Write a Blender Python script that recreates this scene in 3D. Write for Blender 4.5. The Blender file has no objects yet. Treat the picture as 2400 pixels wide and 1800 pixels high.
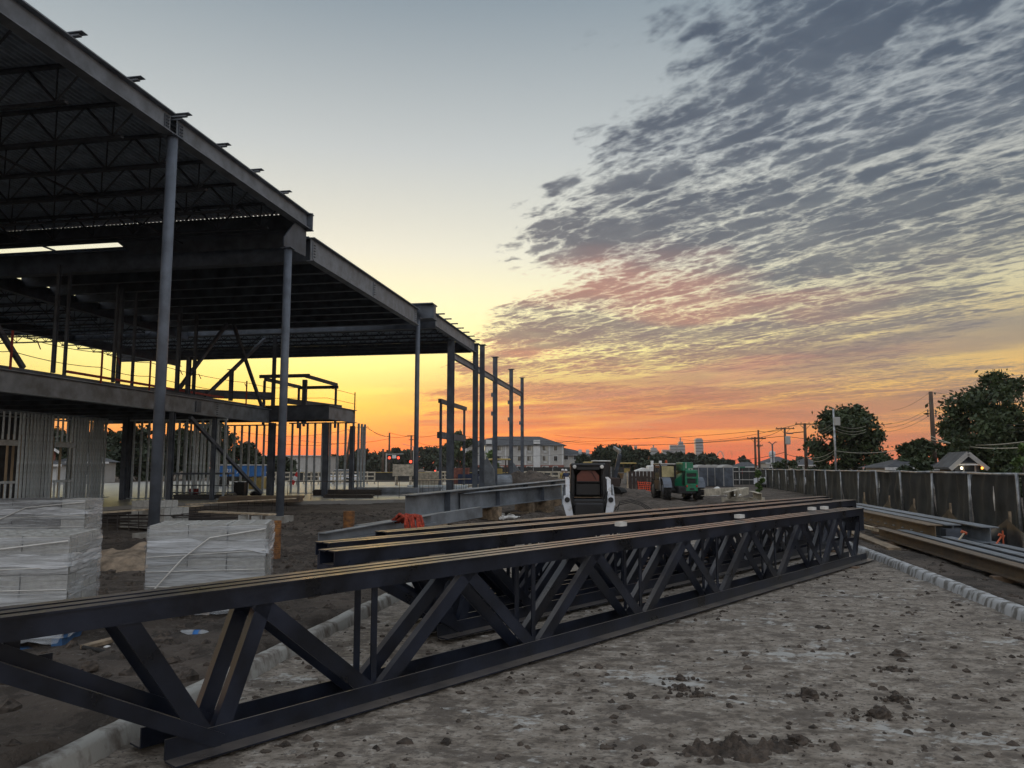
import bpy, math, random
import numpy as np
from mathutils import Vector, Matrix, noise

random.seed(7)
rng = np.random.default_rng(7)
R = math.radians
scene = bpy.context.scene
col = scene.collection

# ---------------------------------------------------------------- camera
FPX = 1810.0                                   # focal length for a 2400 px wide frame
PITCH = math.atan(195.0 / FPX)
CZ = 1.65
cam_data = bpy.data.cameras.new('camera')
cam_data.sensor_width = 36.0
cam_data.lens = 36.0 * FPX / 2400.0
cam_data.clip_start = 0.05
cam_data.clip_end = 30000.0
cam = bpy.data.objects.new('camera', cam_data)
cam.location = (0, 0, CZ)
cam.rotation_euler = (math.pi / 2 + PITCH, 0, 0)
col.objects.link(cam)
scene.camera = cam
scene.render.resolution_x, scene.render.resolution_y = 1024, 768

# ---------------------------------------------------------------- exposure
scene.view_settings.view_transform = 'Standard'
scene.view_settings.look = 'None'
scene.view_settings.gamma = 1.0
scene.view_settings.exposure = 0.0
scene.view_settings.use_curve_mapping = False
scene.cycles.max_bounces = 5
scene.cycles.transparent_max_bounces = 12
scene.cycles.use_denoising = True
scene.cycles.use_adaptive_sampling = True
scene.cycles.adaptive_threshold = 0.015

def lin(c):
    def f(v):
        v = v / 255.0
        return v / 12.92 if v <= 0.04045 else ((v + 0.055) / 1.055) ** 2.4
    return tuple(f(v) for v in c) + (1.0,)

# ---------------------------------------------------------------- sky (dawn: clear on one side, rows of altocumulus on the other)
SUN_AZ, SUN_EL = R(-12.5), R(1.5)              # azimuth from +Y towards +X
world = bpy.data.worlds.new('World')
scene.world = world
world.use_nodes = True
wt = world.node_tree
wt.nodes.clear()

class NT:
    """small helper for node trees"""
    def __init__(s, tree): s.t = tree
    def node(s, kind, **kw):
        n = s.t.nodes.new(kind)
        for k, v in kw.items(): setattr(n, k, v)
        return n
    def put(s, sock, v):
        if isinstance(v, bpy.types.NodeSocket): s.t.links.new(v, sock)
        elif v is not None: sock.default_value = v
    def math(s, op, a, b=None, c=None, clamp=False):
        n = s.node('ShaderNodeMath', operation=op, use_clamp=clamp)
        s.put(n.inputs[0], a)
        if b is not None: s.put(n.inputs[1], b)
        if c is not None: s.put(n.inputs[2], c)
        return n.outputs[0]
    def smooth(s, v, a, b, lo=0.0, hi=1.0):
        n = s.node('ShaderNodeMapRange', interpolation_type='SMOOTHSTEP')
        s.put(n.inputs[0], v); s.put(n.inputs[1], a); s.put(n.inputs[2], b); s.put(n.inputs[3], lo); s.put(n.inputs[4], hi)
        return n.outputs[0]
    def comb(s, x, y, z=0.0):
        n = s.node('ShaderNodeCombineXYZ')
        s.put(n.inputs[0], x); s.put(n.inputs[1], y); s.put(n.inputs[2], z)
        return n.outputs[0]
    def noise(s, vec, scale=1.0, detail=4.0, rough=0.5, dist=0.0, out=0):
        n = s.node('ShaderNodeTexNoise')
        if vec is not None: s.put(n.inputs['Vector'], vec)
        s.put(n.inputs['Scale'], scale); s.put(n.inputs['Detail'], detail); s.put(n.inputs['Roughness'], rough); s.put(n.inputs['Distortion'], dist)
        return n.outputs[out]
    def ramp(s, fac, stops, srgb=True):
        n = s.node('ShaderNodeValToRGB')
        el = n.color_ramp.elements
        while len(el) < len(stops): el.new(0.5)
        for e, (p, c) in zip(el, stops):
            e.position = p; e.color = lin(c) if srgb else (tuple(c) + (1.0,) if len(c) == 3 else c)
        s.put(n.inputs[0], fac)
        return n.outputs[0]
    def mix(s, fac, a, b, blend='MIX'):
        n = s.node('ShaderNodeMix', data_type='RGBA', blend_type=blend)
        s.put(n.inputs[0], fac); s.put(n.inputs[6], a); s.put(n.inputs[7], b)
        return n.outputs[2]
    def vmath(s, op, a, b=None, scale=None):
        n = s.node('ShaderNodeVectorMath', operation=op)
        s.put(n.inputs[0], a)
        if b is not None: s.put(n.inputs[1], b)
        if scale is not None: s.put(n.inputs[3], scale)
        return n.outputs[0]

W = NT(wt)
tc = W.node('ShaderNodeTexCoord')
sep = W.node('ShaderNodeSeparateXYZ')
wt.links.new(tc.outputs['Generated'], sep.inputs[0])
wx, wy, wz = sep.outputs
z0 = W.math('MAXIMUM', wz, 0.0)
zz = W.math('SQRT', z0)
hlen = W.math('MAXIMUM', W.math('SQRT', W.math('ADD', W.math('MULTIPLY', wx, wx), W.math('MULTIPLY', wy, wy))), 0.001)
sdot = W.math('DIVIDE', W.math('ADD', W.math('MULTIPLY', wx, math.sin(SUN_AZ)), W.math('MULTIPLY', wy, math.cos(SUN_AZ))), hlen)
near_sun = W.smooth(sdot, 0.68, 0.985)
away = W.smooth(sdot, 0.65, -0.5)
r_sun = W.ramp(zz, [(0, (190, 70, 36)), (.10, (232, 84, 30)), (.19, (250, 138, 36)), (.28, (254, 212, 84)), (.36, (253, 238, 146)), (.45, (245, 238, 192)),
                    (.52, (226, 225, 208)), (.62, (188, 194, 194)), (.735, (132, 146, 156)), (1, (196, 205, 216))])
r_side = W.ramp(zz, [(0, (180, 82, 52)), (.10, (224, 112, 56)), (.19, (238, 146, 66)), (.28, (240, 176, 80)), (.36, (226, 188, 112)), (.45, (208, 198, 158)),
                     (.52, (192, 190, 174)), (.62, (166, 171, 173)), (.735, (128, 141, 151)), (1, (196, 205, 216))])
r_away = W.ramp(zz, [(0, (212, 206, 204)), (.2, (232, 228, 226)), (.5, (232, 233, 236)), (1, (196, 205, 216))])  # sky overhead and behind, raised above a true dawn to light the ground
clear = W.mix(near_sun, r_side, r_sun)
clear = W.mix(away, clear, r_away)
# the light gathers round the place where the sun is about to rise
glow = W.math('MULTIPLY', W.smooth(sdot, 0.80, 1.0), W.math('MULTIPLY', W.smooth(wz, 0.32, 0.10), W.smooth(wz, 0.0, 0.07)))
clear = W.mix(glow, clear, W.mix(1.0, clear, (1.14, 1.16, 1.10, 1), 'MULTIPLY'))
lowb = W.math('MULTIPLY', W.smooth(wz, 0.12, 0.0), W.math('MULTIPLY_ADD', near_sun, 0.62, 0.38))

# cloud deck: the view ray is carried on to a flat layer
zp = W.math('MAXIMUM', wz, 0.02)
px = W.math('DIVIDE', wx, zp)
py = W.math('DIVIDE', wy, zp)
P2 = W.comb(px, py)
warp = W.noise(P2, 0.9, 2.0, 0.5, out=1)
Pw = W.vmath('ADD', P2, W.vmath('SCALE', W.vmath('SUBTRACT', warp, (0.5, 0.5, 0.5)), scale=0.22))
sp = W.node('ShaderNodeSeparateXYZ'); wt.links.new(Pw, sp.inputs[0])
ra = W.math('ADD', W.math('MULTIPLY', sp.outputs[0], 0.50), W.math('MULTIPLY', sp.outputs[1], -0.866))
qa = W.math('ADD', W.math('MULTIPLY', sp.outputs[0], 0.866), W.math('MULTIPLY', sp.outputs[1], 0.50))
n_lump = W.noise(W.comb(W.math('MULTIPLY', ra, 9.0), W.math('MULTIPLY', qa, 14.0), 8.8), 1.0, 3.0, 0.55, out=1)
cellv = W.vmath('ADD', W.comb(W.math('MULTIPLY', ra, 3.4), W.math('MULTIPLY', qa, 8.6)), W.vmath('SCALE', W.vmath('SUBTRACT', n_lump, (0.5, 0.5, 0.5)), scale=1.1))
vor = W.node('ShaderNodeTexVoronoi', feature='DISTANCE_TO_EDGE'); W.put(vor.inputs['Vector'], cellv); vor.inputs['Scale'].default_value = 1.0; vor.inputs['Randomness'].default_value = 0.85
n_cell = vor.outputs['Distance']
n_fine = W.noise(W.comb(W.math('MULTIPLY', ra, 17.0), W.math('MULTIPLY', qa, 25.0), 5.5), 1.0, 4.0, 0.6)
n_row = W.noise(W.comb(W.math('MULTIPLY', ra, 0.9), W.math('MULTIPLY', qa, 3.0), 3.7), 1.0, 3.0, 0.5)
n_big = W.noise(W.comb(px, py, 9.1), 0.55, 3.0, 0.5)
edge = W.math('SUBTRACT', px, W.math('MULTIPLY_ADD', py, -0.165, 0.50))
edge = W.math('ADD', edge, W.math('MULTIPLY', W.math('SUBTRACT', n_big, 0.5), 0.9))
edge = W.math('ADD', edge, W.math('MULTIPLY', W.math('SUBTRACT', n_row, 0.5), 0.5))
cov = W.smooth(edge, -0.34, 0.48)
rim = W.math('SUBTRACT', px, W.math('MULTIPLY_ADD', py, 0.35, 1.0))
cov = W.math('MULTIPLY', cov, W.math('MAXIMUM', W.smooth(rim, -0.1, 0.9, 1.0, 0.42), W.smooth(py, 6.0, 8.0)))
n_far = W.noise(W.comb(W.math('MULTIPLY', px, 0.16), W.math('MULTIPLY', py, 0.42), 2.2), 1.0, 3.0, 0.5)
cov = W.math('SUBTRACT', cov, W.math('MULTIPLY', W.smooth(py, 6.5, 9.0), W.smooth(n_far, 0.58, 0.40, 0.0, 0.42)))
den = W.math('ADD', W.math('ADD', W.math('MULTIPLY', n_cell, 0.50), W.math('MULTIPLY', n_row, 0.45)), W.math('MULTIPLY', n_fine, 0.26))
thr = W.math('MULTIPLY_ADD', cov, -0.425, 0.70)
dd = W.math('SUBTRACT', den, thr)
alpha = W.smooth(dd, -0.03, 0.17)
alpha = W.math('MULTIPLY', alpha, W.smooth(wz, 0.03, 0.06))
# low streaks over the horizon
azm = W.math('DIVIDE', wx, hlen)
n_str = W.noise(W.comb(W.math('MULTIPLY', azm, 2.2), W.math('ADD', W.math('MULTIPLY', wz, 30.0), W.math('MULTIPLY', azm, -2.2)), 1.3), 1.0, 5.0, 0.55)
low = W.math('MULTIPLY', W.smooth(n_str, 0.41, 0.56), W.math('MULTIPLY', W.smooth(wz, 0.15, 0.08), W.smooth(azm, -0.28, 0.05)))
n_str2 = W.noise(W.comb(W.math('MULTIPLY', azm, 6.0), W.math('MULTIPLY', wz, 95.0), 7.9), 1.0, 5.0, 0.55)
low2 = W.math('MULTIPLY', W.smooth(n_str2, 0.5, 0.62), W.smooth(wz, 0.085, 0.03))
low = W.math('MAXIMUM', low, W.math('MULTIPLY', low2, 0.75))
# a long bank of cloud that climbs slowly to the right
n_bank = W.noise(W.comb(W.math('MULTIPLY', azm, 5.0), W.math('MULTIPLY', wz, 60.0), 4.4), 1.0, 5.0, 0.6)
bank_c = W.math('ADD', W.math('MULTIPLY_ADD', azm, 0.125, 0.080), W.math('MULTIPLY', W.math('SUBTRACT', n_bank, 0.5), 0.05))
bank = W.math('MULTIPLY', W.smooth(W.math('ABSOLUTE', W.math('SUBTRACT', wz, bank_c)), 0.034, 0.010), W.smooth(azm, -0.06, 0.12))
low = W.math('MAXIMUM', low, W.math('MULTIPLY', bank, 0.85))
c_sun = W.ramp(zz, [(0, (205, 78, 40)), (.17, (226, 98, 52)), (.26, (212, 108, 74)), (.33, (178, 114, 98)), (.40, (132, 108, 110)), (.48, (98, 102, 112)),
                    (.56, (78, 88, 102)), (.735, (68, 81, 98)), (1, (76, 90, 106))])
c_side = W.ramp(zz, [(0, (180, 92, 66)), (.17, (190, 112, 82)), (.26, (166, 120, 98)), (.33, (146, 124, 112)), (.40, (128, 122, 120)), (.48, (102, 107, 113)),
                     (.56, (76, 88, 102)), (.735, (64, 78, 96)), (1, (76, 90, 106))])
c_cloud = W.mix(near_sun, c_side, c_sun)
n_tone = W.noise(P2, 2.2, 3.0, 0.55)
c_cloud = W.mix(W.smooth(n_tone, 0.4, 0.75, 0.0, 0.15), c_cloud, clear)
pinkf = W.math('MULTIPLY', W.math('MULTIPLY', W.smooth(n_big, 0.50, 0.36), near_sun), W.smooth(zz, 0.62, 0.45, 0.0, 0.7))
c_cloud = W.mix(pinkf, c_cloud, lin((206, 132, 112)))
c_cloud = W.mix(W.smooth(dd, 0.06, 0.26), c_cloud, W.mix(1.0, c_cloud, (.74, .78, .84, 1), 'MULTIPLY'))
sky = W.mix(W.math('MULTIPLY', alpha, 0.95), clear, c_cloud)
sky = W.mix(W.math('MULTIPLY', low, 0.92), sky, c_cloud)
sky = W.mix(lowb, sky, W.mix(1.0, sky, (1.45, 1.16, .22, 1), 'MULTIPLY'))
# the ground side of the world is dark earth
sky = W.mix(W.smooth(wz, 0.0, -0.06), sky, lin((70, 62, 56)))
nish = W.node('ShaderNodeTexSky', sky_type='NISHITA')
nish.sun_disc = False
nish.sun_elevation = SUN_EL
nish.sun_rotation = SUN_AZ
nish.altitude = 130.0
nish.dust_density = 3.0
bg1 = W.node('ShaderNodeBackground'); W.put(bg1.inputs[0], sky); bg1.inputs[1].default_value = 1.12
bg2 = W.node('ShaderNodeBackground'); W.put(bg2.inputs[0], nish.outputs[0]); bg2.inputs[1].default_value = 0.02
addw = W.node('ShaderNodeAddShader')
wt.links.new(bg1.outputs[0], addw.inputs[0]); wt.links.new(bg2.outputs[0], addw.inputs[1])
wout = W.node('ShaderNodeOutputWorld')
wt.links.new(addw.outputs[0], wout.inputs[0])

# ---------------------------------------------------------------- sun, still at the horizon
sd = bpy.data.lights.new('sun', 'SUN')
sd.energy = 0.06
sd.angle = R(8)
sd.color = (1.0, 0.62, 0.32)
sun = bpy.data.objects.new('sun', sd)
sv = Vector((math.sin(SUN_AZ) * math.cos(SUN_EL), math.cos(SUN_AZ) * math.cos(SUN_EL), math.sin(SUN_EL)))
sun.rotation_euler = sv.to_track_quat('Z', 'Y').to_euler()
sun.location = sv * 500
col.objects.link(sun)

# ---------------------------------------------------------------- places
cP, sP = math.cos(PITCH), math.sin(PITCH)
def _ray(u, v):
    dx, dy = (u - 1200) / FPX, (900 - v) / FPX
    return (dx, cP - sP * dy, sP + cP * dy)
def G(u, v, z=0.0):                              # survey point at height z
    r = _ray(u, v); k = (z - CZ) / r[2]
    return Vector((r[0] * k, r[1] * k, z))
def at(u, v, Y):                                 # survey point at distance Y
    r = _ray(u, v); k = Y / r[1]
    return Vector((r[0] * k, Y, CZ + r[2] * k))
ANG = R(10.12)                                   # the site grid: s runs away along the building, t runs left
D1 = Vector((math.sin(ANG), math.cos(ANG), 0)); D2 = Vector((-math.cos(ANG), math.sin(ANG), 0))
OB = Vector((-11.0946, 1.9802, 0))
def B(s, t, z=0.0):
    return OB + D1 * s + D2 * t + Vector((0, 0, z))
def toB(x, y):
    d = Vector((x, y, 0)) - OB
    return d.dot(D1), d.dot(D2)
UP = Vector((0, 0, 1))

# ---------------------------------------------------------------- materials
MATS = {}
def mat(name, base, rough=0.7, metal=0.0, var=0.12, scale=4.0, bump=0.0, bscale=30.0, spec=0.5, base2=None, detail=5.0, coords='Object', thresh=(0.35, 0.65), stretch=None, emit=None, alpha=None):
    m = bpy.data.materials.new(name); m.use_nodes = True
    t = NT(m.node_tree)
    bs = m.node_tree.nodes['Principled BSDF']
    bs.inputs['Roughness'].default_value = rough
    bs.inputs['Metallic'].default_value = metal
    bs.inputs['Specular IOR Level'].default_value = spec
    tcn = t.node('ShaderNodeTexCoord')
    vec = tcn.outputs[coords]
    if stretch is not None:
        mp = t.node('ShaderNodeMapping'); t.put(mp.inputs[0], vec); mp.inputs[3].default_value = stretch; vec = mp.outputs[0]
    n = t.noise(vec, scale, detail, 0.6)
    b = tuple(base)
    b2 = tuple(base2) if base2 else tuple(max(0.0, c * (1 - 2.2 * var)) for c in b)
    b1 = b if base2 else tuple(min(1.0, c * (1 + var)) for c in b)
    c = t.ramp(n, [(thresh[0], b2), (thresh[1], b1)], srgb=False)
    m.node_tree.links.new(c, bs.inputs['Base Color'])
    rr = t.math('MULTIPLY_ADD', n, 0.25, rough - 0.12, clamp=True)
    m.node_tree.links.new(rr, bs.inputs['Roughness'])
    if bump > 0:
        bn = t.node('ShaderNodeBump'); bn.inputs['Strength'].default_value = bump; bn.inputs['Distance'].default_value = 0.02
        t.put(bn.inputs['Height'], t.noise(vec, bscale, 4.0, 0.6))
        m.node_tree.links.new(bn.outputs[0], bs.inputs['Normal'])
    if emit:
        bs.inputs['Emission Color'].default_value = tuple(emit[0]) + (1,)
        bs.inputs['Emission Strength'].default_value = emit[1]
    if alpha is not None: bs.inputs['Alpha'].default_value = alpha
    MATS[name] = m
    return m

mat('primer', (.185, .205, .235), .55, 0, .18, 2.0, .08, 60)
mat('primer_dark', (.088, .102, .126), .6, 0, .2, 2.0)
mat('column_paint', (.125, .145, .18), .5, 0, .14, 2.5, .05, 40)
mat('truss_paint', (.012, .016, .029), .30, 0, .35, 2.2, .06, 40, spec=.5)
mat('deck_galv', (.34, .40, .48), .5, .2, .15, 3.0)
mat('joist_paint', (.05, .058, .074), .6, 0, .2, 3.0)
mat('stud_galv', (.52, .58, .62), .42, .35, .12, 5.0)
mat('stud_wood', (.55, .42, .28), .7, 0, .15, 6.0, stretch=(1, 1, .15))
mat('steel_grey', (.19, .21, .235), .5, .1, .22, 1.5, .08, 40)
mat('steel_brown', (.20, .14, .085), .6, .1, .3, 2.2, .1, 40, base2=(.11, .085, .065))
mat('rust', (.34, .15, .045), .85, 0, .3, 9.0, .4, 60, base2=(.10, .05, .03))
mat('red_paint', (.35, .04, .035), .6, 0, .2, 6.0)
mat('cable', (.02, .02, .02), .7)
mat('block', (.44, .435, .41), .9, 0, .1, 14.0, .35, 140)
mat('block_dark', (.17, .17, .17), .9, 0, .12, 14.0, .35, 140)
mat('pallet_wood', (.28, .21, .14), .8, 0, .25, 7.0)
mat('pallet_blue', (.05, .13, .28), .8, 0, .25, 7.0)
mat('plank', (.50, .40, .28), .75, 0, .22, 5.0, stretch=(1, 1, 1))
mat('lumber_pale', (.52, .46, .36), .75, 0, .2, 5.0)
mat('concrete', (.40, .39, .36), .8, 0, .15, 3.0, .25, 60, base2=(.24, .22, .19))
mat('slab_wet', (.25, .24, .225), .40, 0, .15, 1.2, .03, 20, base2=(.26, .25, .23))
mat('rebar', (.05, .04, .035), .8)
mat('black_plastic', (.012, .012, .013), .45)
mat('rubber', (.018, .017, .016), .85, 0, .3, 9.0)
mat('machine_white', (.70, .72, .76), .4, 0, .1, 4.0, base2=(.42, .40, .37), thresh=(.30, .46))
mat('machine_green', (.014, .19, .095), .42, 0, .15, 4.0, base2=(.05, .10, .06), thresh=(.32, .5))
mat('machine_black', (.014, .014, .016), .4)
mat('machine_yellow', (.45, .33, .10), .45)
mat('orange', (.50, .10, .035), .6)
mat('orange_net', (.85, .10, .03), .7)
mat('red_rope', (.45, .06, .03), .9, 0, .3, 20.0, .5, 80)
mat('screen', (.036, .037, .035), .85, 0, .2, 2.0, .25, 90)
mat('galv_pipe', (.40, .41, .42), .45, .5, .25, 4.0)
mat('silt_black', (.03, .03, .03), .5, 0, .3, 3.0, .1, 20)
mat('white_paint', (.75, .75, .74), .6)
mat('sid_white', (.60, .61, .61), .75, 0, .05, 1.0)
mat('sid_grey', (.42, .41, .39), .75, 0, .06, 1.0)
mat('roof_shingle', (.085, .088, .095), .9, 0, .2, 2.0)
mat('brick_red', (.26, .10, .075), .9, 0, .2, 3.0)
mat('glass_dark', (.03, .035, .04), .08, 0, .1, 1.0, spec=.8)
mat('curtain', (.5, .48, .42), .8)
mat('pole_wood', (.11, .075, .055), .85, 0, .25, 3.0, stretch=(1, 1, .2))
mat('wire', (.035, .033, .03), .6)
mat('wire_pale', (.40, .38, .30), .55)
mat('bark', (.07, .055, .042), .9, 0, .3, 6.0)
mat('leaf', (.050, .075, .022), .6, 0, .4, 0.8, base2=(.022, .036, .012))
mat('leaf_light', (.10, .16, .035), .6, 0, .4, 0.9, base2=(.045, .08, .018))
mat('leaf_far', (.040, .055, .026), .7, 0, .3, 0.3, base2=(.022, .032, .016))
mat('tower_glass', (.20, .235, .27), .3, .0, .05, .05)
mat('sign_red', (.55, .02, .02), .5)
mat('brown_panel', (.045, .028, .022), .7)
mat('blue_tarp', (.03, .16, .45), .6)
mat('navy', (.02, .035, .09), .6)
mat('skin', (.35, .22, .16), .6)
mat('grass_dry', (.10, .13, .045), .9)
mat('pvc', (.72, .70, .66), .5)
mat('lamp_red', (.5, .02, .02), .5, emit=((1, .07, .03), 3.0))
mat('lamp_amber', (.5, .2, .02), .5, emit=((1, .38, .06), 3.0))
mat('lamp_warm', (.8, .7, .5), .5, emit=((1, .82, .5), 7.0))
mat('lamp_soft', (.8, .7, .5), .5, emit=((1, .85, .55), 1.1))
mat('tinted_red', (.16, .045, .03), .35)
mat('tinted_yellow', (.50, .42, .22), .3)
mat('stone', (.30, .28, .26), .9, 0, .3, 8.0, .4, 40)
mat('clay', (.27, .205, .145), .9, 0, .25, 5.0, .8, 30)
mat('timber_orange', (.19, .125, .08), .8, 0, .2, 6.0)

# site dust that has settled on the upper faces of the dark paint, with scuffs
tm = MATS['truss_paint']; tt = NT(tm.node_tree); tb = tm.node_tree.nodes['Principled BSDF']
paint = tb.inputs['Base Color'].links[0].from_socket
tg = tt.node('ShaderNodeNewGeometry'); ts = tt.node('ShaderNodeSeparateXYZ'); tm.node_tree.links.new(tg.outputs['Normal'], ts.inputs[0])
tcd = tt.node('ShaderNodeTexCoord').outputs['Object']
dust = tt.math('MULTIPLY', tt.smooth(ts.outputs[2], .6, .95), tt.smooth(tt.noise(tcd, 1.7, 6.0, .65), .30, .62, .25, .85))
pc = tt.mix(dust, paint, (.16, .135, .115, 1))
pc = tt.mix(tt.smooth(tt.noise(tcd, 14.0, 5.0, .7), .68, .74, 0, .35), pc, (.11, .10, .09, 1))
tm.node_tree.links.new(pc, tb.inputs['Base Color'])

# stretch film: crinkled clear plastic
fm = bpy.data.materials.new('film'); fm.use_nodes = True
ft = NT(fm.node_tree)
fb = fm.node_tree.nodes['Principled BSDF']
fb.inputs['Base Color'].default_value = (.62, .64, .66, 1); fb.inputs['Roughness'].default_value = .14
ftc = ft.node('ShaderNodeTexCoord')
fmap = ft.node('ShaderNodeMapping'); ft.put(fmap.inputs[0], ftc.outputs['Object']); fmap.inputs[3].default_value = (.55, .55, 6.0)
fn = ft.noise(fmap.outputs[0], 1.8, 6.0, .62, .5)
fbp = ft.node('ShaderNodeBump'); fbp.inputs['Strength'].default_value = .9; fbp.inputs['Distance'].default_value = .03
ft.put(fbp.inputs['Height'], ft.noise(fmap.outputs[0], 4.0, 5.0, .6, .6)); fm.node_tree.links.new(fbp.outputs[0], fb.inputs['Normal'])
fm.node_tree.links.new(ft.smooth(fn, .36, .66, .14, .80), fb.inputs['Alpha'])
MATS['film'] = fm
fm2 = fm.copy(); fm2.name = 'film_bunched'
for n_ in fm2.node_tree.nodes:
    if n_.type == 'MAP_RANGE': n_.inputs[3].default_value = .35; n_.inputs[4].default_value = .95
    if n_.type == 'BSDF_PRINCIPLED': n_.inputs['Base Color'].default_value = (.80, .82, .85, 1)
MATS['film_bunched'] = fm2

# bare earth with stones and damp patches
em = bpy.data.materials.new('earth'); em.use_nodes = True
et = NT(em.node_tree); eb = em.node_tree.nodes['Principled BSDF']
etc_ = et.node('ShaderNodeTexCoord'); ev = etc_.outputs['Object']
ea = et.noise(ev, .6, 6.0, .62); ebn = et.noise(ev, 7.0, 6.0, .65)
ec = et.ramp(ea, [(.36, (.070, .054, .042)), (.62, (.165, .130, .104))], srgb=False)
ec = et.mix(et.smooth(et.noise(ev, 2.6, 7.0, .7), .50, .58, 0, .75), ec, (.052, .040, .031, 1))
ec = et.mix(et.smooth(et.noise(ev, 5.0, 7.0, .72), .57, .64, 0, .6), ec, (.24, .20, .165, 1))
ec = et.mix(et.smooth(ebn, .56, .68, 0, .75), ec, (.17, .14, .115, 1))
ec = et.mix(et.smooth(et.noise(ev, 23.0, 3.0, .5), .66, .72, 0, .5), ec, (.28, .26, .24, 1))
em.node_tree.links.new(ec, eb.inputs['Base Color'])
eb.inputs['Roughness'].default_value = .92
ebp = et.node('ShaderNodeBump'); ebp.inputs['Strength'].default_value = 1.0; ebp.inputs['Distance'].default_value = .16
et.put(ebp.inputs['Height'], et.math('ADD', et.noise(ev, 3.2, 8.0, .72), et.math('MULTIPLY', et.noise(ev, 13.0, 6.0, .7), .6))); em.node_tree.links.new(ebp.outputs[0], eb.inputs['Normal'])
MATS['earth'] = em
mat('clod', (.085, .066, .052), .95, 0, .3, 16.0, .9, 45)

# driveway concrete under smeared, drying mud
dm = bpy.data.materials.new('muddy_concrete'); dm.use_nodes = True
dt = NT(dm.node_tree); db = dm.node_tree.nodes['Principled BSDF']
dtc = dt.node('ShaderNodeTexCoord'); dv = dtc.outputs['Object']
dmap = dt.node('ShaderNodeMapping'); dt.put(dmap.inputs[0], dv); dmap.inputs[2].default_value = (0, 0, R(12)); dmap.inputs[3].default_value = (.85, 1.2, 1)
dvs = dmap.outputs[0]
m_big = dt.noise(dvs, .9, 6.0, .62); m_mid = dt.noise(dvs, 5.5, 7.0, .68); m_fin = dt.noise(dvs, 26.0, 5.0, .65)
mud = dt.ramp(m_mid, [(.36, (.10, .078, .058)), (.46, (.23, .19, .15)), (.62, (.38, .33, .275))], srgb=False)
mud = dt.mix(dt.smooth(m_fin, .53, .60, 0, .75), mud, (.085, .068, .054, 1))
mud = dt.mix(dt.smooth(dt.noise(dvs, 2.1, 7.0, .68), .53, .60, 0, .8), mud, (.115, .092, .073, 1))
mud = dt.mix(dt.smooth(dt.noise(dvs, 11.0, 6.0, .7), .60, .66, 0, .7), mud, (.52, .49, .44, 1))
bare = dt.ramp(dt.noise(dvs, 6.0, 5.0, .6), [(.35, (.44, .43, .40)), (.65, (.62, .61, .58))], srgb=False)
mask_b = dt.math('ADD', dt.math('MULTIPLY', m_big, .55), dt.math('MULTIPLY', dt.noise(dvs, 7.0, 7.0, .7), .45))
bare_mask = dt.smooth(mask_b, .552, .60, 0, .75)
dc = dt.mix(bare_mask, mud, bare)
dm.node_tree.links.new(dc, db.inputs['Base Color'])
dm.node_tree.links.new(dt.math('MULTIPLY_ADD', m_mid, .5, .5, clamp=True), db.inputs['Roughness'])
dbp = dt.node('ShaderNodeBump'); dbp.inputs['Strength'].default_value = 1.0; dbp.inputs['Distance'].default_value = .05
dt.put(dbp.inputs['Height'], dt.math('ADD', dt.math('MULTIPLY', m_mid, .7), dt.math('MULTIPLY', m_fin, .5))); dm.node_tree.links.new(dbp.outputs[0], db.inputs['Normal'])
MATS['muddy_concrete'] = dm

# kerb concrete, pale, splashed
mat('kerb_pale', (.46, .46, .46), .75, 0, .1, 8.0, .3, 50, base2=(.17, .16, .145), thresh=(.42, .54), stretch=(1, 1, .3))
mat('kerb_dirty', (.38, .37, .34), .85, 0, .1, 6.0, .3, 50, base2=(.13, .105, .085), thresh=(.36, .54), stretch=(1, 1, .5))

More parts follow.
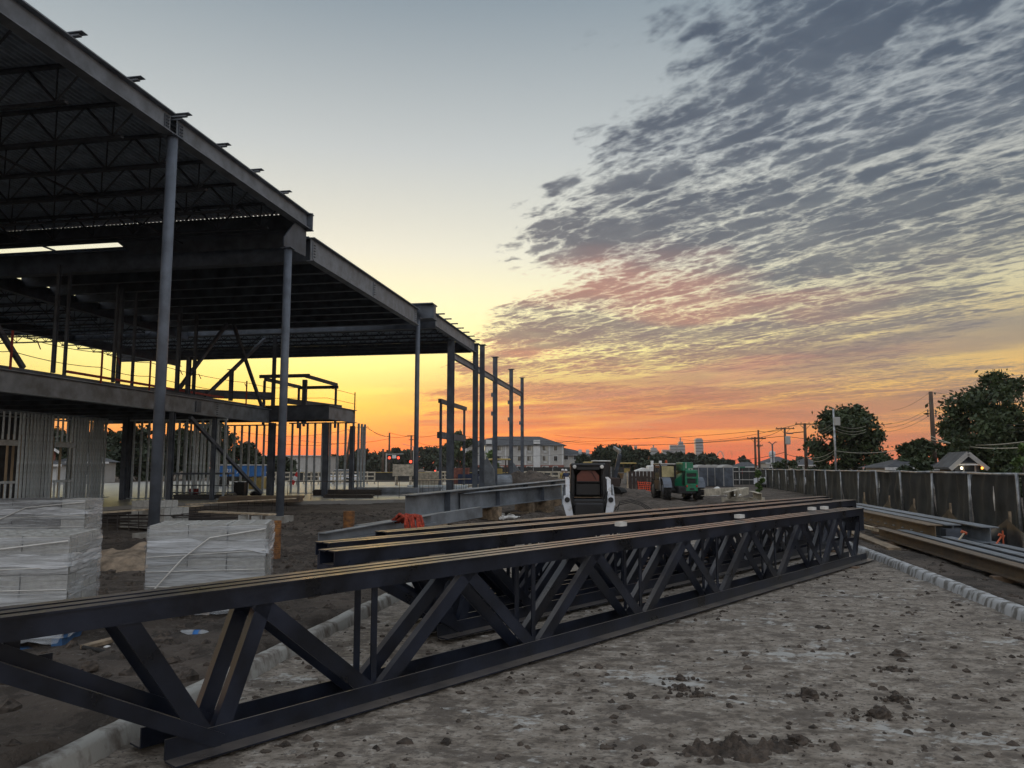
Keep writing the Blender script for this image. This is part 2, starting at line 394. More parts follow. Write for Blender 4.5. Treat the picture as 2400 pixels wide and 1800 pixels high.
# ---------------------------------------------------------------- mesh helpers
class MB:
    def __init__(s): s.v = []; s.f = []
    def add(s, vs, fs):
        n = len(s.v); s.v += [tuple(v) for v in vs]; s.f += [tuple(i + n for i in f) for f in fs]; return s
    def frame(s, p0, p1, up=UP):
        p0, p1 = Vector(p0), Vector(p1); d = (p1 - p0); L = d.length; d = d / L
        u = Vector(up)
        if abs(d.dot(u)) > 0.98: u = Vector((0, 1, 0)) if abs(d.y) < .9 else Vector((1, 0, 0))
        side = d.cross(u).normalized(); u = side.cross(d).normalized()
        return p0, p1, d, side, u
    def bar(s, p0, p1, w, h, up=UP, so=0.0, uo=0.0):
        p0, p1, d, side, u = s.frame(p0, p1, up)
        vs = []
        for p in (p0, p1):
            for a, b in ((-1, -1), (1, -1), (1, 1), (-1, 1)):
                vs.append(p + side * (a * w / 2 + so) + u * (b * h / 2 + uo))
        return s.add(vs, [(0, 1, 2, 3), (7, 6, 5, 4), (0, 4, 5, 1), (1, 5, 6, 2), (2, 6, 7, 3), (3, 7, 4, 0)])
    def box(s, c, sz, rz=0.0):
        c = Vector(c); cs, sn = math.cos(rz), math.sin(rz); vs = []
        for z in (-.5, .5):
            for a, b in ((-.5, -.5), (.5, -.5), (.5, .5), (-.5, .5)):
                x, y = a * sz[0], b * sz[1]
                vs.append((c.x + x * cs - y * sn, c.y + x * sn + y * cs, c.z + z * sz[2]))
        return s.add(vs, [(3, 2, 1, 0), (4, 5, 6, 7), (0, 1, 5, 4), (1, 2, 6, 5), (2, 3, 7, 6), (3, 0, 4, 7)])
    def bevbox(s, c, sz, b=.04):
        """box with chamfered vertical and top edges"""
        x, y, z = sz[0] / 2, sz[1] / 2, sz[2] / 2
        ring = lambda i, zz: [(c[0] + q[0], c[1] + q[1], c[2] + zz) for q in ((-x + i + b, -y + i), (x - i - b, -y + i), (x - i, -y + i + b), (x - i, y - i - b), (x - i - b, y - i), (-x + i + b, y - i), (-x + i, y - i - b), (-x + i, -y + i + b))]
        vs = ring(b * .5, -z) + ring(0, -z + b * .5) + ring(0, z - b) + ring(b, z)
        fs = [tuple(range(7, -1, -1)), tuple(range(24, 32))]
        for k in range(3):
            for i in range(8): fs.append((k * 8 + i, k * 8 + (i + 1) % 8, k * 8 + 8 + (i + 1) % 8, k * 8 + 8 + i))
        return s.add(vs, fs)
    def ibeam(s, p0, p1, dep, wid, tf=.025, tw=.015, up=UP):
        """p0, p1 run along the middle of the section"""
        s.bar(p0, p1, wid, tf, up, 0, dep / 2 - tf / 2); s.bar(p0, p1, wid, tf, up, 0, -dep / 2 + tf / 2)
        return s.bar(p0, p1, tw, dep - 2 * tf, up)
    def angle(s, p0, p1, a, b, th, up=UP, sgn=1):
        """vertical leg a, outstanding leg b"""
        s.bar(p0, p1, th, a, up)
        return s.bar(p0, p1, b, th, up, sgn * (b / 2 + th / 2), -a / 2 + th / 2)
    def tube(s, pts, r, n=8, cap=True):
        pts = [Vector(p) for p in pts]
        rs = r if isinstance(r, (list, tuple)) else [r] * len(pts)
        base = len(s.v)
        pu = None
        for i, p in enumerate(pts):
            d = (pts[min(i + 1, len(pts) - 1)] - pts[max(i - 1, 0)]).normalized()
            u = pu if pu is not None else (Vector((0, 0, 1)) if abs(d.z) < .9 else Vector((1, 0, 0)))
            side = d.cross(u).normalized(); u = side.cross(d).normalized(); pu = u
            for k in range(n):
                a = 2 * math.pi * k / n
                s.v.append(tuple(p + (side * math.cos(a) + u * math.sin(a)) * rs[i]))
        for i in range(len(pts) - 1):
            for k in range(n):
                a, b = base + i * n + k, base + i * n + (k + 1) % n
                s.f.append((a, b, b + n, a + n))
        if cap:
            s.f.append(tuple(base + k for k in range(n - 1, -1, -1)))
            e = base + (len(pts) - 1) * n
            s.f.append(tuple(e + k for k in range(n)))
        return s
    def prism(s, poly, vec):
        """polygon (3-D points) carried along vec"""
        n = len(poly); vec = Vector(vec)
        a = [Vector(p) for p in poly]; b = [p + vec for p in a]
        fs = [tuple(range(n - 1, -1, -1)), tuple(range(n, 2 * n))]
        for i in range(n): fs.append((i, (i + 1) % n, n + (i + 1) % n, n + i))
        return s.add(a + b, fs)
    def lathe(s, c, prof, n=12, axis='z'):
        c = Vector(c); base = len(s.v)
        for r, h in prof:
            for k in range(n):
                a = 2 * math.pi * k / n
                x, y = r * math.cos(a), r * math.sin(a)
                s.v.append(tuple(c + (Vector((x, y, h)) if axis == 'z' else Vector((h, x, y)) if axis == 'x' else Vector((x, h, y)))))
        for i in range(len(prof) - 1):
            for k in range(n):
                a, b = base + i * n + k, base + i * n + (k + 1) % n
                s.f.append((a, b, b + n, a + n))
        s.f.append(tuple(base + k for k in range(n - 1, -1, -1))); e = base + (len(prof) - 1) * n; s.f.append(tuple(e + k for k in range(n)))
        return s
    def grid(s, fn, nu, nv):
        vs = [fn(i / nu, j / nv) for j in range(nv + 1) for i in range(nu + 1)]
        fs = [(j * (nu + 1) + i, j * (nu + 1) + i + 1, (j + 1) * (nu + 1) + i + 1, (j + 1) * (nu + 1) + i) for j in range(nv) for i in range(nu)]
        return s.add(vs, fs)
    def mesh(s, name, m=None, off=None, smooth=False):
        me = bpy.data.meshes.new(name)
        vs = s.v if off is None else [(v[0] - off[0], v[1] - off[1], v[2] - off[2]) for v in s.v]
        me.from_pydata(vs, [], s.f)
        if smooth:
            me.polygons.foreach_set('use_smooth', [True] * len(me.polygons))
        if m: me.materials.append(MATS[m])
        me.update()
        return me

def wloc(o):
    l = Vector((0, 0, 0))
    while o is not None: l = l + o.location; o = o.parent
    return l
def build(mb, name, m, parent=None, local=False, smooth=False, origin=None):
    """one mesh object. World coordinates unless local; the object's origin sits at its parent's (or at origin)"""
    off = None
    if not local: off = wloc(parent) if parent is not None else (Vector(origin) if origin is not None else None)
    o = bpy.data.objects.new(name, mb.mesh(name, m, off, smooth))
    col.objects.link(o)
    if parent is not None: o.parent = parent
    elif origin is not None and not local: o.location = origin
    return o
def tag(o, label=None, cat=None, group=None, kind=None):
    if label: o['label'] = label
    if cat: o['category'] = cat
    if group: o['group'] = group
    if kind: o['kind'] = kind
    return o
def thing(name, label, cat, loc=(0, 0, 0), rz=0.0, group=None):
    o = bpy.data.objects.new(name, None); col.objects.link(o)
    o.empty_display_size = .2
    o.location = loc; o.rotation_euler = (0, 0, rz)
    return tag(o, label, cat, group)
def copy_tree(o, parent=None):
    c = o.copy(); col.objects.link(c); c.parent = parent
    for ch in list(o.children): copy_tree(ch, c)
    return c
def inst(src, loc, parent=None, name=None, rz=None):
    c = src.copy(); col.objects.link(c); c.parent = parent
    c.location = loc
    if name: c.name = name
    if rz is not None: c.rotation_euler = (0, 0, rz)
    return c
def fbm(x, y, z=0.0, o=4):
    return noise.fractal(Vector((x, y, z)), 1.0, 2.0, o)

# ================================================================ the setting
def ground_h(x, y):
    s, t = toB(x, y)
    r = math.hypot(x, y)
    far = 1.0 / (1.0 + (r / 60.0) ** 2)
    h = .05 + far * (.07 * fbm(x * .5, y * .5) + .035 * fbm(x * 2.1, y * 2.1, 3.0) + .045 * fbm(x * 5.0, y * 5.0, 5.0, 3))
    if -15.35 < t < -8.0:                       # the driveway is cut in until it is lost under mud
        k = min(1.0, max(0.0, (s - 19.0) / 4.0))
        h = -.06 * (1 - k) + h * k
    if 6.0 < s < 14 and -7.6 < t < -4.2:        # trench and spoil beside the wrapped blocks
        pass
    if -8.06 <= t < -7.2: h = max(h, .085 + .03 * fbm(x * 3, y * 3, 2.0))
    if -16.0 < t <= -15.32 and s < 22: h = max(h, .10 + .03 * fbm(x * 3, y * 3, 2.0))
    if -8.0 <= t < -6.8 and s < 8:
        h += .05 * (1 + fbm(x * 1.3, y * 1.3, 8.0))
    if s > 21 and s < 60:                        # wheel and track ruts across the yard
        for tc_, w in ((-9.0, .5), (-10.9, .45), (-12.6, .4), (-7.0, .5), (-14.2, .4)):
            q = t - tc_ - .5 * math.sin(s * .13 + tc_)
            if abs(q) < w: h += (-.075 + .03 * math.sin(s * 14)) * (1 - (q / w) ** 2) 
            elif abs(q) < w * 1.6: h += .03
    if t > -1.3 and s > 18: h = min(h, .06) - .05
    if r > 400: h -= (r - 400) * .0004
    return h
def axis(dense0, dense1, step, lo, hi, grow=1.13):
    a = list(np.arange(dense0, dense1 + 1e-6, step)); st = step
    while a[-1] < hi: st *= grow; a.append(a[-1] + st)
    st = step
    while a[0] > lo: st *= grow; a.insert(0, a[0] - st)
    return a
gx = axis(-9.5, 9.5, .11, -2400, 2400); gy = [v for v in axis(3.0, 17.0, .11, -1200, 16.9)] + list(np.arange(17.15, 44, .22)) + [v for v in axis(44.0, 44.5, .25, 43.9, 2400)]
g = MB()
for y in gy:
    for x in gx: g.v.append((x, y, ground_h(x, y)))
nx = len(gx)
g.f = [(j * nx + i, j * nx + i + 1, (j + 1) * nx + i + 1, (j + 1) * nx + i) for j in range(len(gy) - 1) for i in range(nx - 1)]
tag(build(g, 'ground', 'earth', smooth=True), 'bare dark earth of the building site', None, kind='structure')

def drive_h(s, t):
    x, y = B(s, t)[:2]
    h = .012 * fbm(x * .8, y * .8, 2.0) + .016 * max(0.0, fbm(x * 2.2, y * 6.0, 4.0)) + .020 * max(0.0, fbm(x * 6.0, y * 15.0, 6.0, 3) - .05)
    return h + .004
dr = MB()
ns, ntt = 460, 190
S0, S1, T0, T1 = 1.2, 26.0, -15.17, -8.16
for i in range(ns + 1):
    s = S0 + (S1 - S0) * (i / ns) ** 1.5
    for j in range(ntt + 1):
        t = T0 + (T1 - T0) * j / ntt
        k = min(1.0, max(0.0, (s - 18.0) / 4.0))
        dr.v.append(tuple(B(s, t, drive_h(s, t) * (1 - k) - .05 * k)))
dr.f = [(i * (ntt + 1) + j, (i + 1) * (ntt + 1) + j, (i + 1) * (ntt + 1) + j + 1, i * (ntt + 1) + j + 1) for i in range(ns) for j in range(ntt)]
tag(build(dr, 'road', 'muddy_concrete', smooth=True), 'concrete driveway smeared with drying mud', None, kind='structure')

def kerb(name, label, t0, prof, m, s0, s1, rag):
    k = MB(); st = .07; n = int((s1 - s0) / st)
    for i in range(n + 1):
        s = s0 + i * st
        for a, z in prof:
            p = B(s, t0 + a, z); q = rag * (fbm(p.x * 1.7, p.y * 1.7, z * 3) + .5 * fbm(p.x * 9, p.y * 9, z * 3))
            k.v.append((p.x + q * .3, p.y, p.z + q * (1 if z > 0 else 0)))
    m_ = len(prof)
    k.f = [(i * m_ + j, (i + 1) * m_ + j, (i + 1) * m_ + j + 1, i * m_ + j + 1) for i in range(n) for j in range(m_ - 1)]
    tag(build(k, name, m, smooth=True), label, None, kind='structure')
kerb('kerb', 'grey mud stained concrete kerb below the wrapped block pallets', -8.16, [(-.03, -.1), (-.005, .02), (0.012, .095), (.03, .118), (.11, .122), (.13, .09), (.13, -.1)], 'kerb_dirty', 1.0, 24.0, .009)
kerb('kerb_right', 'pale splashed concrete kerb beside the stacked brown girders', -15.17, [(.03, -.1), (.012, .0), (-.004, .06), (-.015, .095), (-.035, .118), (-.13, .122), (-.15, .11), (-.16, .05), (-.16, -.1)], 'kerb_pale', 5.0, 23.0, .006)

# building slab with a wet, smooth top
poly = [(18.0, 40), (18.0, 9.2), (30.2, 9.0), (32.3, 4.3), (35.0, .6), (35.0, -1.0), (76, -1.0), (76, 40)]
sl = MB().prism([B(s, t, -.4) for s, t in poly], (0, 0, .55))
tag(build(sl, 'floor_slab', 'slab_wet'), 'wet concrete floor slab of the unfinished building', None, kind='structure')

# mud clods thrown over the driveway and the earth: uncountable
def clod_mesh(n, region, size, seed, hfun, pw=2.2):
    r_ = random.Random(seed)
    mb = MB()
    for _ in range(n):
        x, y, z = region(r_)
        sz = size[0] + (size[1] - size[0]) * r_.random() ** pw
        nn, rows = 6, 3
        rot = r_.random() * 6.28; el = .6 + .9 * r_.random()
        ring = []
        for j in range(rows):
            a = j / (rows - 1) * 1.35
            for k in range(nn):
                b = rot + k * 2 * math.pi / nn
                rr = sz * math.cos(a) * (.65 + .6 * r_.random())
                ring.append((x + rr * math.cos(b) * el, y + rr * math.sin(b), z - .25 * sz + sz * (.75 + .5 * r_.random()) * math.sin(a) * .8))
        fs = [tuple(range((rows - 1) * nn, rows * nn))]
        for j in range(rows - 1):
            for k in range(nn): fs.append((j * nn + k, j * nn + (k + 1) % nn, (j + 1) * nn + (k + 1) % nn, (j + 1) * nn + k))
        mb.add(ring, fs)
    return mb
def reg_drive(r_):
    while True:                                 # clods lie in patches
        s = 3.0 + 15 * r_.random() ** 1.25; t = -15.0 + 6.8 * r_.random()
        if fbm(s * .9, t * .9, 4.0) + .5 * fbm(s * 3, t * 3, 2.0) > r_.uniform(-.7, .8): break
    p = B(s, t); return p.x, p.y, drive_h(s, t)
tag(build(clod_mesh(4200, reg_drive, (.005, .045), 3, None, 4.2), 'mud_clods', 'clod'), 'small mud clods scattered over the concrete driveway', 'mud', kind='stuff')
def reg_earth(r_):
    s = 3.0 + 24 * r_.random() ** 1.3; t = -7.9 + 9 * r_.random()
    p = B(s, t); return p.x, p.y, ground_h(p.x, p.y)
tag(build(clod_mesh(4200, reg_earth, (.010, .10), 4, None, 3.4), 'earth_clods', 'clod'), 'loose clods of dark earth around the wrapped pallets', 'earth', kind='stuff')
def reg_right(r_):
    s = 8.0 + 16 * r_.random(); t = -20 + 4.6 * r_.random()
    p = B(s, t); return p.x, p.y, ground_h(p.x, p.y)
tag(build(clod_mesh(500, reg_right, (.012, .07), 5, None, 3.0), 'verge_clods', 'clod'), 'clods and grit on the verge under the stacked girders', 'earth', kind='stuff')
# the bigger lumps stand alone
lumps = [(1720, 1760, .16, 'low heap of crumbled mud at the bottom edge of the driveway'), (1866, 1742, .07, 'upright lump of mud beside the crumbled heap'),
         (1898, 1632, .075, 'rounded lump of mud in the middle of the driveway'), (2092, 1571, .055, 'round mud ball on the driveway by the thin joint line'), (2105, 1537, .07, 'ragged mud lump beside a bare concrete patch'),
         (2065, 1680, .085, 'wide flat mud lump in the lower driveway corner'), (1596, 1592, .045, 'small lump of mud near the long truss bottom chord'), (1600, 1615, .05, 'squat mud lump just below its smaller neighbour'),
         (1637, 1630, .05, 'dark mud lump on the bare pale streak'), (2103, 1640, .055, 'mud clod with a flat base on the driveway slab edge')]
crumbs = []
for u, v, sz, lb in lumps:
    c = G(u, v, .01); k = [0]
    n0 = 1 if sz < .12 else 46
    def reg(r_, c=c, n0=n0, sz=sz):
        if n0 == 1: return c.x, c.y, c.z
        a = r_.random() * 6.28; d = r_.random() ** .6
        return c.x + math.cos(a) * d * .36, c.y + math.sin(a) * d * .12, .01 + .05 * (1 - d)
    mb = MB()
    def blob(x, y, z, s_, sd):
        base = len(mb.v); nn, rows = 12, 7
        for j in range(rows):
            a = -.5 + j / (rows - 1) * 2.0
            for q in range(nn):
                b = q * 2 * math.pi / nn
                d_ = Vector((math.cos(b) * math.cos(a), math.sin(b) * math.cos(a), math.sin(a)))
                rr = s_ * (1 + .45 * fbm(d_.x * 1.6 + sd, d_.y * 1.6, d_.z * 1.6) + .25 * fbm(d_.x * 5 + sd, d_.y * 5, d_.z * 5))
                mb.v.append((x + d_.x * rr * 1.15, y + d_.y * rr, z + s_ * .25 + d_.z * rr * .8))
        for j in range(rows - 1):
            for q in range(nn): mb.f.append((base + j * nn + q, base + j * nn + (q + 1) % nn, base + (j + 1) * nn + (q + 1) % nn, base + (j + 1) * nn + q))
        mb.f.append(tuple(base + (rows - 1) * nn + q for q in range(nn)))
    r_ = random.Random(int(u * 7 + v))
    for i in range(n0):
        p = reg(r_); blob(p[0], p[1], p[2] - sz * .15, sz * .8 if n0 == 1 else .012 + .05 * r_.random() ** 2, r_.random() * 90)
    if n0 > 1:                                   # one crumbled heap, cast as a single rough mound
        mb = MB()
        def heap(a, b):
            x, y = (a - .5) * .86, (b - .5) * .36
            q = max(0.0, min(1.0, 1.0 - 1.25 * math.hypot((a - .5) * 2, (b - .5) * 2) + .75 * fbm(x * 6, y * 8, 11.0)))
            return (c.x + x, c.y + y, -.012 + q ** .6 * (.05 + .07 * max(0, fbm(x * 7, y * 9, 3)) + .05 * abs(fbm(x * 13, y * 13, 5, )) + .014 * fbm(x * 42, y * 42, 7)))
        mb.grid(heap, 90, 44)
    for i in range(40):
        a = r_.random() * 6.28; d = sz * (.9 + 1.5 * r_.random()) * (2.0 if n0 > 1 else 1)
        crumbs.append((c.x + math.cos(a) * d * 1.3, c.y + math.sin(a) * d * .6, .012, .004 + .018 * r_.random() ** 3))
    tag(build(mb, 'mud_lump', 'clod', origin=(c.x, c.y, 0)), lb, 'mud lump', 'big mud lumps on the driveway')

it_ = iter(crumbs)
cm = MB()
for x, y, z, q in crumbs:
    cm.lathe((x, y, z), [(q * .7, -q * .5), (q, 0), (q * .8, q * .5), (q * .3, q * .8)], 5)
tag(build(cm, 'mud_crumbs', 'clod'), 'fine crumbs broken off around the mud lumps', 'mud', kind='stuff')

# ================================================================ the steel frame
bl = thing('steel_frame_building', 'unfinished steel frame building with round grey columns and ribbed metal roof decks', 'building', B(16.3, 0, 0))
BL = bl.location.copy()
def bpart(mb, name, m, **k): return build(mb, name, m, bl, **k)

# round perimeter columns
for s, zt, r in ((16.27, 9.60, .125), (22.44, 8.58, .125), (36.48, 9.0, .115)):
    c = bpart(MB().tube([B(s, 0, -.1), B(s, 0, zt)], r, 20), 'column', 'column_paint', smooth=True)
    pl = MB().box(B(s, 0, zt + .012), (.36, .36, .022), -ANG); build(pl, 'cap_plate', 'column_paint', c)
    # base plate rests on a concrete pier
    pr = MB().box(B(s, 0, .06), (.62, .62, .2), -ANG); build(pr, 'pier', 'concrete', c)
# round outer columns with a square sleeve at the slab
sleeve = MB().box(B(36.48, 0, .42), (.30, .30, .5), -ANG); bpart(sleeve, 'column_sleeve', 'primer')
# wide flange columns further along
def wcol(s, t, z1, dep=.30, z0=.15, m='primer_dark', nm='column', face=None):
    mb = MB(); mb.ibeam(B(s, t, z0), B(s, t, z1), dep, dep, .025, .018, up=face or D1)
    return bpart(mb, nm, m)
for s, t, z1, d in ((43.6, .15, 9.05, .36), (49.2, -.05, 9.72, .30), (49.9, -.35, 9.75, .28), (56.0, 0, 9.8, .30), (62.74, 0, 9.73, .28), (68.34, 0, 9.66, .26)):
    c = wcol(s, t, z1, d)
    if s > 45:
        cp = MB().box(B(s, t, z1 + .02), (d + .22, d + .22, .03), -ANG); build(cp, 'cap_plate', 'primer', c)
    if s > 50:
        for zz_ in (7.0, 5.6):
            lug = MB().box(B(s, t + d / 2 + .07, zz_), (.14, .2, .3), -ANG); build(lug, 'connection_lug', 'primer', c)
# gusset plates leaning on two of the far columns
for s, w in ((52.4, 1.9), (64.0, 1.7)):
    g_ = MB().prism([B(s, -.75, .15), B(s, .45, .15), B(s, .35, 1.5), B(s, -.15, 2.35), B(s, -.65, 1.5)] if s < 60 else [B(s, -.6, .15), B(s, .5, .15), B(s, .5, 2.6), B(s, -.55, 1.3)], D1 * .12)
    bpart(g_, 'base_gusset', 'steel_grey')

# edge beams
def ebeam(s0, s1, t, zt, zb, wid=.28, nm='edge_beam', m='primer', tf=.03):
    mb = MB().ibeam(B(s0, t, (zt + zb) / 2), B(s1, t, (zt + zb) / 2), zt - zb, wid, tf, .016)
    return bpart(mb, nm, m)
eb1 = ebeam(-2, 16.14, 0, 10.15, 9.62); ebeam(16.40, 23.85, 0, 10.15, 9.62)
ebeam(24.06, 36.3, 0, 9.45, 8.62); ebeam(38.9, 49.05, 0, 9.85, 9.15)
ebeam(44.0, 68.5, .05, 8.35, 7.98, .2)
# roof 1 outriggers standing proud of the beam
for i in range(14):
    s = 21.8 - i * 1.8
    if s < 2: break
    mb = MB().bar(B(s, .9, 10.19), B(s, -.26, 10.19), .09, .035); mb.bar(B(s, .3, 10.236), B(s, -.36, 10.236), .17, .016)
    bpart(mb, 'outrigger', 'primer')
for i in range(7):
    s = 39.9 + i * 1.45
    mb = MB().bar(B(s, .9, 9.91), B(s, -.45, 9.91), .10, .06)
    bpart(mb, 'outrigger', 'primer_dark')
# step between roof 2 and roof 3: a boxed beam end
bpart(MB().ibeam(B(37.6, 3.0, 9.55), B(37.6, -.55, 9.55), .80, .9, .05, .4), 'step_girder', 'primer_dark')
bpart(MB().ibeam(B(38.6, 22, 9.35), B(38.6, -.3, 9.35), .95, .3), 'step_girder', 'primer_dark')

# decks (real ribs) and joists
def deck(s0, s1, t0, t1, z, nm='roof_deck', rib=.152, m='deck_galv'):
    prof = []
    t = t0
    while t < t1:
        prof += [(t, 0), (t + rib * .35, 0), (t + rib * .48, .06), (t + rib * .87, .06)]; t += rib
    prof.append((t1 + .01, 0))
    mb = MB()
    for s in (s0, s1):
        for a, h in prof: mb.v.append(tuple(B(s, a, z + h)))
    n = len(prof)
    mb.f = [(i, i + 1, n + i + 1, n + i) for i in range(n - 1)]
    for s in (s0, s1):                            # a slab on top gives the deck its depth
        for a, h in ((t0, .075), (t1, .075)): mb.v.append(tuple(B(s, a, z + h)))
    k = 2 * n
    mb.f.append((k, k + 2, k + 3, k + 1))
    return bpart(mb, nm, m)
deck(-3, 23.7, .15, 26, 10.16); deck(24.2, 37.3, .15, 13.7, 9.46); deck(38.9, 49.0, .15, 26, 9.87); deck(18.0, 38.4, 13.9, 27, 9.2)

def joist(L, dep, pan, web=.028):
    mb = MB()
    P = lambda t, z: D2 * t + Vector((0, 0, z))
    mb.bar(P(0, -.035), P(L, -.035), .11, .07); mb.bar(P(.5, -dep), P(L - .5, -dep), .10, .06)
    n = int(L / pan)
    for i in range(n):
        a = i * L / n; b = (i + 1) * L / n; c = (a + b) / 2
        mb.tube([P(a + .04, -.07), P(c, -dep + .03)], web, 4, False); mb.tube([P(c, -dep + .03), P(b - .04, -.07)], web, 4, False)
        mb.tube([P(c, -dep + .03), P(c, -.07)], web * .7, 4, False)
    return mb
j1 = bpart(joist(25.8, .85, 1.5, .032), 'roof_joist', 'joist_paint', local=True); j1.location = B(22.4, .2, 10.15) - BL
for i in range(1, 12): inst(j1, B(22.4 - i * 1.75, .2, 10.15) - BL, bl)
j3 = bpart(joist(25.6, .55, 1.1, .022), 'roof_joist', 'joist_paint', local=True); j3.location = B(39.8, .2, 9.86) - BL
for i in range(1, 7): inst(j3, B(39.8 + i * 1.4, .2, 9.86) - BL, bl)
j4 = bpart(joist(12.6, .55, 1.1, .022), 'roof_joist', 'joist_paint', local=True); j4.location = B(20.0, 14.1, 9.18) - BL
for i in range(1, 11): inst(j4, B(20.0 + i * 1.75, 14.1, 9.18) - BL, bl)
# joist bridging under roof 1
for t in (4.5, 9.5, 15):
    bpart(MB().bar(B(2, t, 9.33), B(23.6, t, 9.33), .04, .05), 'bridging', 'joist_paint')
# solid beams of roof 2
b2 = MB().ibeam(Vector((0, 0, 0)), D2 * 13.5, .55, .22, .02, .012)
b2o = bpart(b2, 'roof_beam', 'primer_dark', local=True); b2o.location = B(25.2, .2, 9.16) - BL
for i in range(1, 9): inst(b2o, B(25.2 + i * 1.5, .2, 9.16) - BL, bl)
# end girders
bpart(MB().ibeam(B(23.72, 26, 9.86), B(23.72, -.2, 9.86), .56, .26), 'end_girder', 'primer_dark')
fas = MB().prism([B(23.9, .15, 9.10), B(23.9, 6.6, 9.12), B(23.9, 7.25, 9.6), B(23.9, 7.25, 9.85), B(23.9, .15, 9.85)], D1 * .03); bpart(fas, 'fascia_plate', 'primer_dark')
bpart(MB().ibeam(B(24.35, 26, 9.06), B(24.35, .15, 9.06), .76, .28), 'end_girder', 'primer_dark')
bpart(MB().ibeam(B(49.0, 26, 9.5), B(49.0, .2, 9.5), .70, .3), 'end_girder', 'primer_dark')
bpart(MB().ibeam(B(18, 13.8, 8.9), B(38.4, 13.8, 8.9), .58, .3), 'inner_girder', 'primer_dark')
bpart(MB().ibeam(B(18, 21.2, 8.95), B(49, 21.2, 8.95), .5, .26), 'inner_girder', 'primer_dark')
# gusset under the corner over the second round column
bpart(MB().prism([B(22.9, .02, 9.6), B(23.75, .02, 9.6), B(23.75, .02, 8.7), B(22.2, .02, 8.62), B(22.2, .02, 8.9)], D2 * .05), 'corner_gusset', 'primer_dark')
bpart(MB().bar(B(23.84, -.16, 9.9), B(23.84, .3, 9.9), .05, .62), 'end_plate', 'primer')

# ---- second floor
ZA, ZAb = 4.70, 3.98
bpart(MB().ibeam(B(15.5, 8.6, (ZA + ZAb) / 2), B(38.0, 8.6, (ZA + ZAb) / 2), ZA - ZAb, .3, .035, .02), 'floor_girder', 'steel_grey')
bpart(MB().ibeam(B(38.15, 8.9, 4.53), B(38.15, 5.3, 4.53), .76, .28), 'floor_girder', 'primer_dark')
bpart(MB().ibeam(B(38.3, 5.5, 4.55), B(42.3, 5.5, 4.55), .72, .28), 'floor_girder', 'steel_grey')
bpart(MB().ibeam(B(42.3, 5.6, 4.55), B(42.3, 22, 4.55), .5, .28), 'floor_girder', 'primer_dark')
fd = MB().prism([B(15.5, 8.75, 4.71), B(38.3, 8.75, 4.71), B(38.3, 5.6, 4.71), B(42.2, 5.6, 4.71), B(42.2, 22, 4.71), B(15.5, 22, 4.71)], (0, 0, .13)); bpart(fd, 'floor_deck', 'primer_dark')
fb_ = MB().ibeam(Vector((0, 0, 0)), D2 * 13, .4, .18, .02, .012)
f0 = bpart(fb_, 'floor_beam', 'primer_dark', local=True); f0.location = B(24.5, 8.8, 4.48) - BL
for i in range(1, 8): inst(f0, B(24.5 + i * 2.1, 8.8, 4.48) - BL, bl)
# storey columns that carry the roof
for s, t, w in ((23.0, 8.75, .11), (23.75, 8.95, .09), (26.0, 8.75, .10), (26.6, 9.0, .13), (27.3, 8.9, .09), (30.1, 8.8, .14), (31.5, 8.9, .12), (38.0, 8.4, .16), (17.5, 13.8, .2)):
    bpart(MB().ibeam(B(s, t, 4.85 if t < 13 else .15), B(s, t, 8.62), w, w, .02, .014, up=D1), 'column', 'primer_dark')
for s, t, z1 in ((30.75, 8.7, 6.5), (34.3, 8.7, 6.35)):                          # stub columns still open at the top
    c = bpart(MB().ibeam(B(s, t, 4.85), B(s, t, z1), .16, .16, .018, .012, up=D1), 'column', 'primer_dark')
    build(MB().box(B(s, t, z1 + .015), (.34, .3, .025), -ANG), 'cap_plate', 'primer_dark', c)
for a, b in (((30.4, 4.9), (34.2, 8.6)), ((34.8, 8.7), (37.9, 4.9)), ((32.6, 4.9), (38.0, 8.5)), ((19.0, 8.0), (22.0, 4.9))):
    bpart(MB().bar(B(a[0], 9.0, a[1]), B(b[0], 9.0, b[1]), .14, .14), 'brace', 'primer_dark')
# ground floor columns and the long brace
for s, t, w in ((38.2, 8.5, .3), (38.3, 5.5, .24), (42.1, 5.55, .24), (29.6, 8.6, .18), (32.6, 13.0, .22), (34.0, 13.8, .3), (33.0, 8.7, .16)):
    bpart(MB().ibeam(B(s, t, .15), B(s, t, 4.0), w, w, .02, .014, up=D1), 'column', 'primer_dark')
bpart(MB().bar(B(31.0, 8.7, 3.85), B(37.6, 8.7, .3), .15, .15), 'brace', 'primer_dark')
# bolted splices, shear tabs and base plates
def bolts(s, t, zs, ds=(0, .09), out=-1):
    for z in zs:
        for d in ds:
            p = B(s + d, t, z); bpart(MB().tube([p, p + D2 * out * .03], .016, 6), 'bolt', 'primer_dark')
bolts(32.9, 8.57, [4.1 + .09 * k for k in range(6)])
bpart(MB().bar(B(31.2, 8.55, 4.34), B(31.6, 8.55, 4.34), .02, .5), 'splice_plate', 'primer_dark')
for s_ in (15.9, 16.45): bpart(MB().bar(B(s_, -.02, 9.88), B(s_ + .16, -.02, 9.88), .022, .34), 'shear_tab', 'primer_dark'); bolts(s_ + .05, -.04, [9.76 + .08 * k for k in range(4)], (0, .07))
for s_ in (24.2, 30.1, 35.9): bpart(MB().bar(B(s_, -.02, 9.03), B(s_ + .15, -.02, 9.03), .022, .6), 'shear_tab', 'primer'); bolts(s_ + .05, -.04, [8.82 + .1 * k for k in range(5)], (0, .07))
